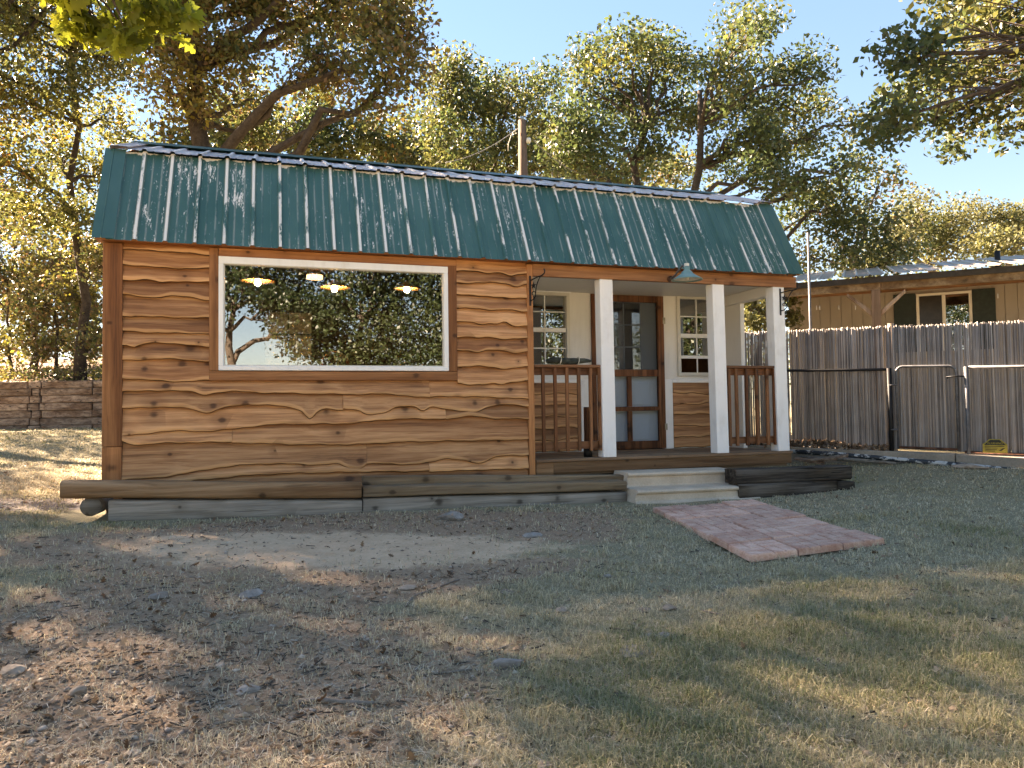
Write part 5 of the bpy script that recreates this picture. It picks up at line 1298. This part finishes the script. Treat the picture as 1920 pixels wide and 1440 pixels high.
link('grass', me, M['grass'], label='short patchy green and straw-coloured lawn grass', cat='grass', kind='stuff')
print('blades', n1)
def litter(n, seed, size, bias):
    r = np.random.default_rng(seed); x, y, dep = scatter(n, r, 2.3, 22)
    keep = (r.random(n) < bias(x, y)) & ~inside_block(x, y); x, y = x[keep], y[keep]
    P = np.stack([x, y, hgt(x, y)+.012], 1); return P, r
b1 = lambda x, y: .05+.35*bare_map(x, y)*(1-.8*pale_map(x, y)) + .5*np.exp(-((y+.95)/.22)**2)*(x > 0)*(x < 9.5) + .25*soft(ell(x, y, 5.2, -1.2, .6, .5), .6)
P, r = litter(15000, 5, .05, b1)
link('fallen_leaves', oak_leaves(P, .048, r, 'fallen_leaves', .6, 2.2), M['litter'], label='dry brown oak leaves scattered over dirt and lawn', cat='leaves', kind='stuff')
# leaf drift against the reed fence, on the curb
P = []; r = np.random.default_rng(8)
for k in range(1500):
    s = r.uniform(-1.6, s_post-.05); u = abs(r.normal(0, .06)); hh = max(0, .13-u*.8)*(.7+.3*math.sin(s*4))
    P.append(fp(s, -.03-u, ZB(s)+.0+r.uniform(0, 1)*hh))
link('leaf_drift', oak_leaves(np.array(P), .075, r, 'leaf_drift', .6, .6), M['litter'], label='drift of dead leaves banked along the foot of the reed fence', cat='leaves', kind='stuff')
# pebbles: six faced stones joined, far too many to count
r = np.random.default_rng(12); x, y, dep = scatter(26000, r, 2.3, 16)
kp = (r.random(len(x)) < .05+.55*bare_map(x, y)*(1-.75*pale_map(x, y))+.9*gravel_map(x, y)+.2*soft(ell(x, y, .5, -5, 1.8, 1.5), .6)) & ~inside_block(x, y)
x, y, dep = x[kp], y[kp], dep[kp]; n = len(x)
OC = np.array([(1, 0, 0), (0, 1, 0), (-1, 0, 0), (0, -1, 0), (.1, .1, .8), (-.1, 0, -.5)])
sz = (r.gamma(2.0, .0026, n)+.003)*np.where(gravel_map(x, y) > .3, 1.7, 1); V = OC[None]*r.uniform(.6, 1.3, (n, 6, 1))*sz[:, None, None]*np.array([1.2, 1, .75])
an = r.uniform(0, 6.28, n); ca, sa = np.cos(an)[:, None], np.sin(an)[:, None]
V = np.stack([V[..., 0]*ca-V[..., 1]*sa, V[..., 0]*sa+V[..., 1]*ca, V[..., 2]], -1) + np.stack([x, y, hgt(x, y)+sz*.15], 1)[:, None]
q = np.array([(0, 1, 4), (1, 2, 4), (2, 3, 4), (3, 0, 4), (1, 0, 5), (2, 1, 5), (3, 2, 5), (0, 3, 5)])
def peb_mat():
    g = G('pebbles'); rr = g.n('NewGeometry').outputs['Random Per Island']
    c_ = g.ramp(rr, [(0, (.13, .10, .08)), (.4, (.25, .19, .15)), (.7, (.36, .28, .22)), (1, (.5, .43, .36))]); return g.done(c_, .9, .15)
link('pebbles', npmesh('pebbles', V.reshape(-1, 3), (np.arange(n)[:, None, None]*6+q[None]).reshape(-1, 3)), peb_mat(), label='small pebbles and gravel strewn over the bare dirt', cat='gravel', kind='stuff')
# straw: dead grass bits lying flat
r = np.random.default_rng(14); x, y, dep = scatter(120000, r, 2.2, 16)
kp = (r.random(len(x)) < .55*(1-.8*pale_map(x, y))) & ~inside_block(x, y); x, y, dep = x[kp], y[kp], dep[kp]; n = len(x)
an = r.uniform(0, 6.28, n); L = r.uniform(.015, .05, n); wd = np.maximum(.0012, .00035*dep); D = np.stack([np.cos(an)*L, np.sin(an)*L, r.normal(0, .25, n)*L], 1); S = np.stack([-np.sin(an)*wd, np.cos(an)*wd, 0*wd], 1)
P0 = np.stack([x, y, hgt(x, y)+r.uniform(.004, .022, n)], 1)
V = np.stack([P0-D/2-S, P0-D/2+S, P0+D/2+S*.6, P0+D/2-S*.6], 1)
def straw_mat():
    g = G('straw'); rr = g.n('NewGeometry').outputs['Random Per Island']
    return g.done(g.ramp(rr, [(0, (.13, .09, .06)), (.35, (.28, .215, .145)), (.75, (.44, .365, .265)), (1, (.66, .59, .47))]), .8, .15)
link('straw', npmesh('straw', V.reshape(-1, 3), np.arange(n*4).reshape(n, 4)), straw_mat(), label='dead straw lying flat between the grass', cat='straw', kind='stuff')

# small dark twigs and bark bits in the dirt
r = np.random.default_rng(21); x, y, dep = scatter(9000, r, 2.2, 14)
kp = (r.random(len(x)) < .12+.55*bare_map(x, y)*(1-.95*pale_map(x, y))-.1*pale_map(x, y)) & ~inside_block(x, y); x, y = x[kp], y[kp]; n = len(x)
an = r.uniform(0, 6.28, n); L = r.gamma(2.0, .016, n)+.012; wd = r.uniform(.0016, .0045, n)
D = np.stack([np.cos(an)*L, np.sin(an)*L, r.normal(0, .12, n)*L], 1)/2; S = np.stack([-np.sin(an)*wd, np.cos(an)*wd, 0*wd], 1); U_ = np.stack([0*wd, 0*wd, wd*1.6], 1)
P0 = np.stack([x, y, hgt(x, y)+.006], 1)
V = np.stack([P0-D-S, P0-D+S, P0+D+S*.6, P0+D-S*.6, P0-D+U_, P0+D+U_*.6], 1)
Fq = np.array([(0, 3, 5, 4), (2, 1, 4, 5)]); 
link('twig_litter', npmesh('twig_litter', V.reshape(-1, 3), (np.arange(n)[:, None, None]*6+Fq[None]).reshape(-1, 4)), M['bark'], label='tiny dark twigs and bark crumbs strewn over the dirt', cat='twigs', kind='stuff')
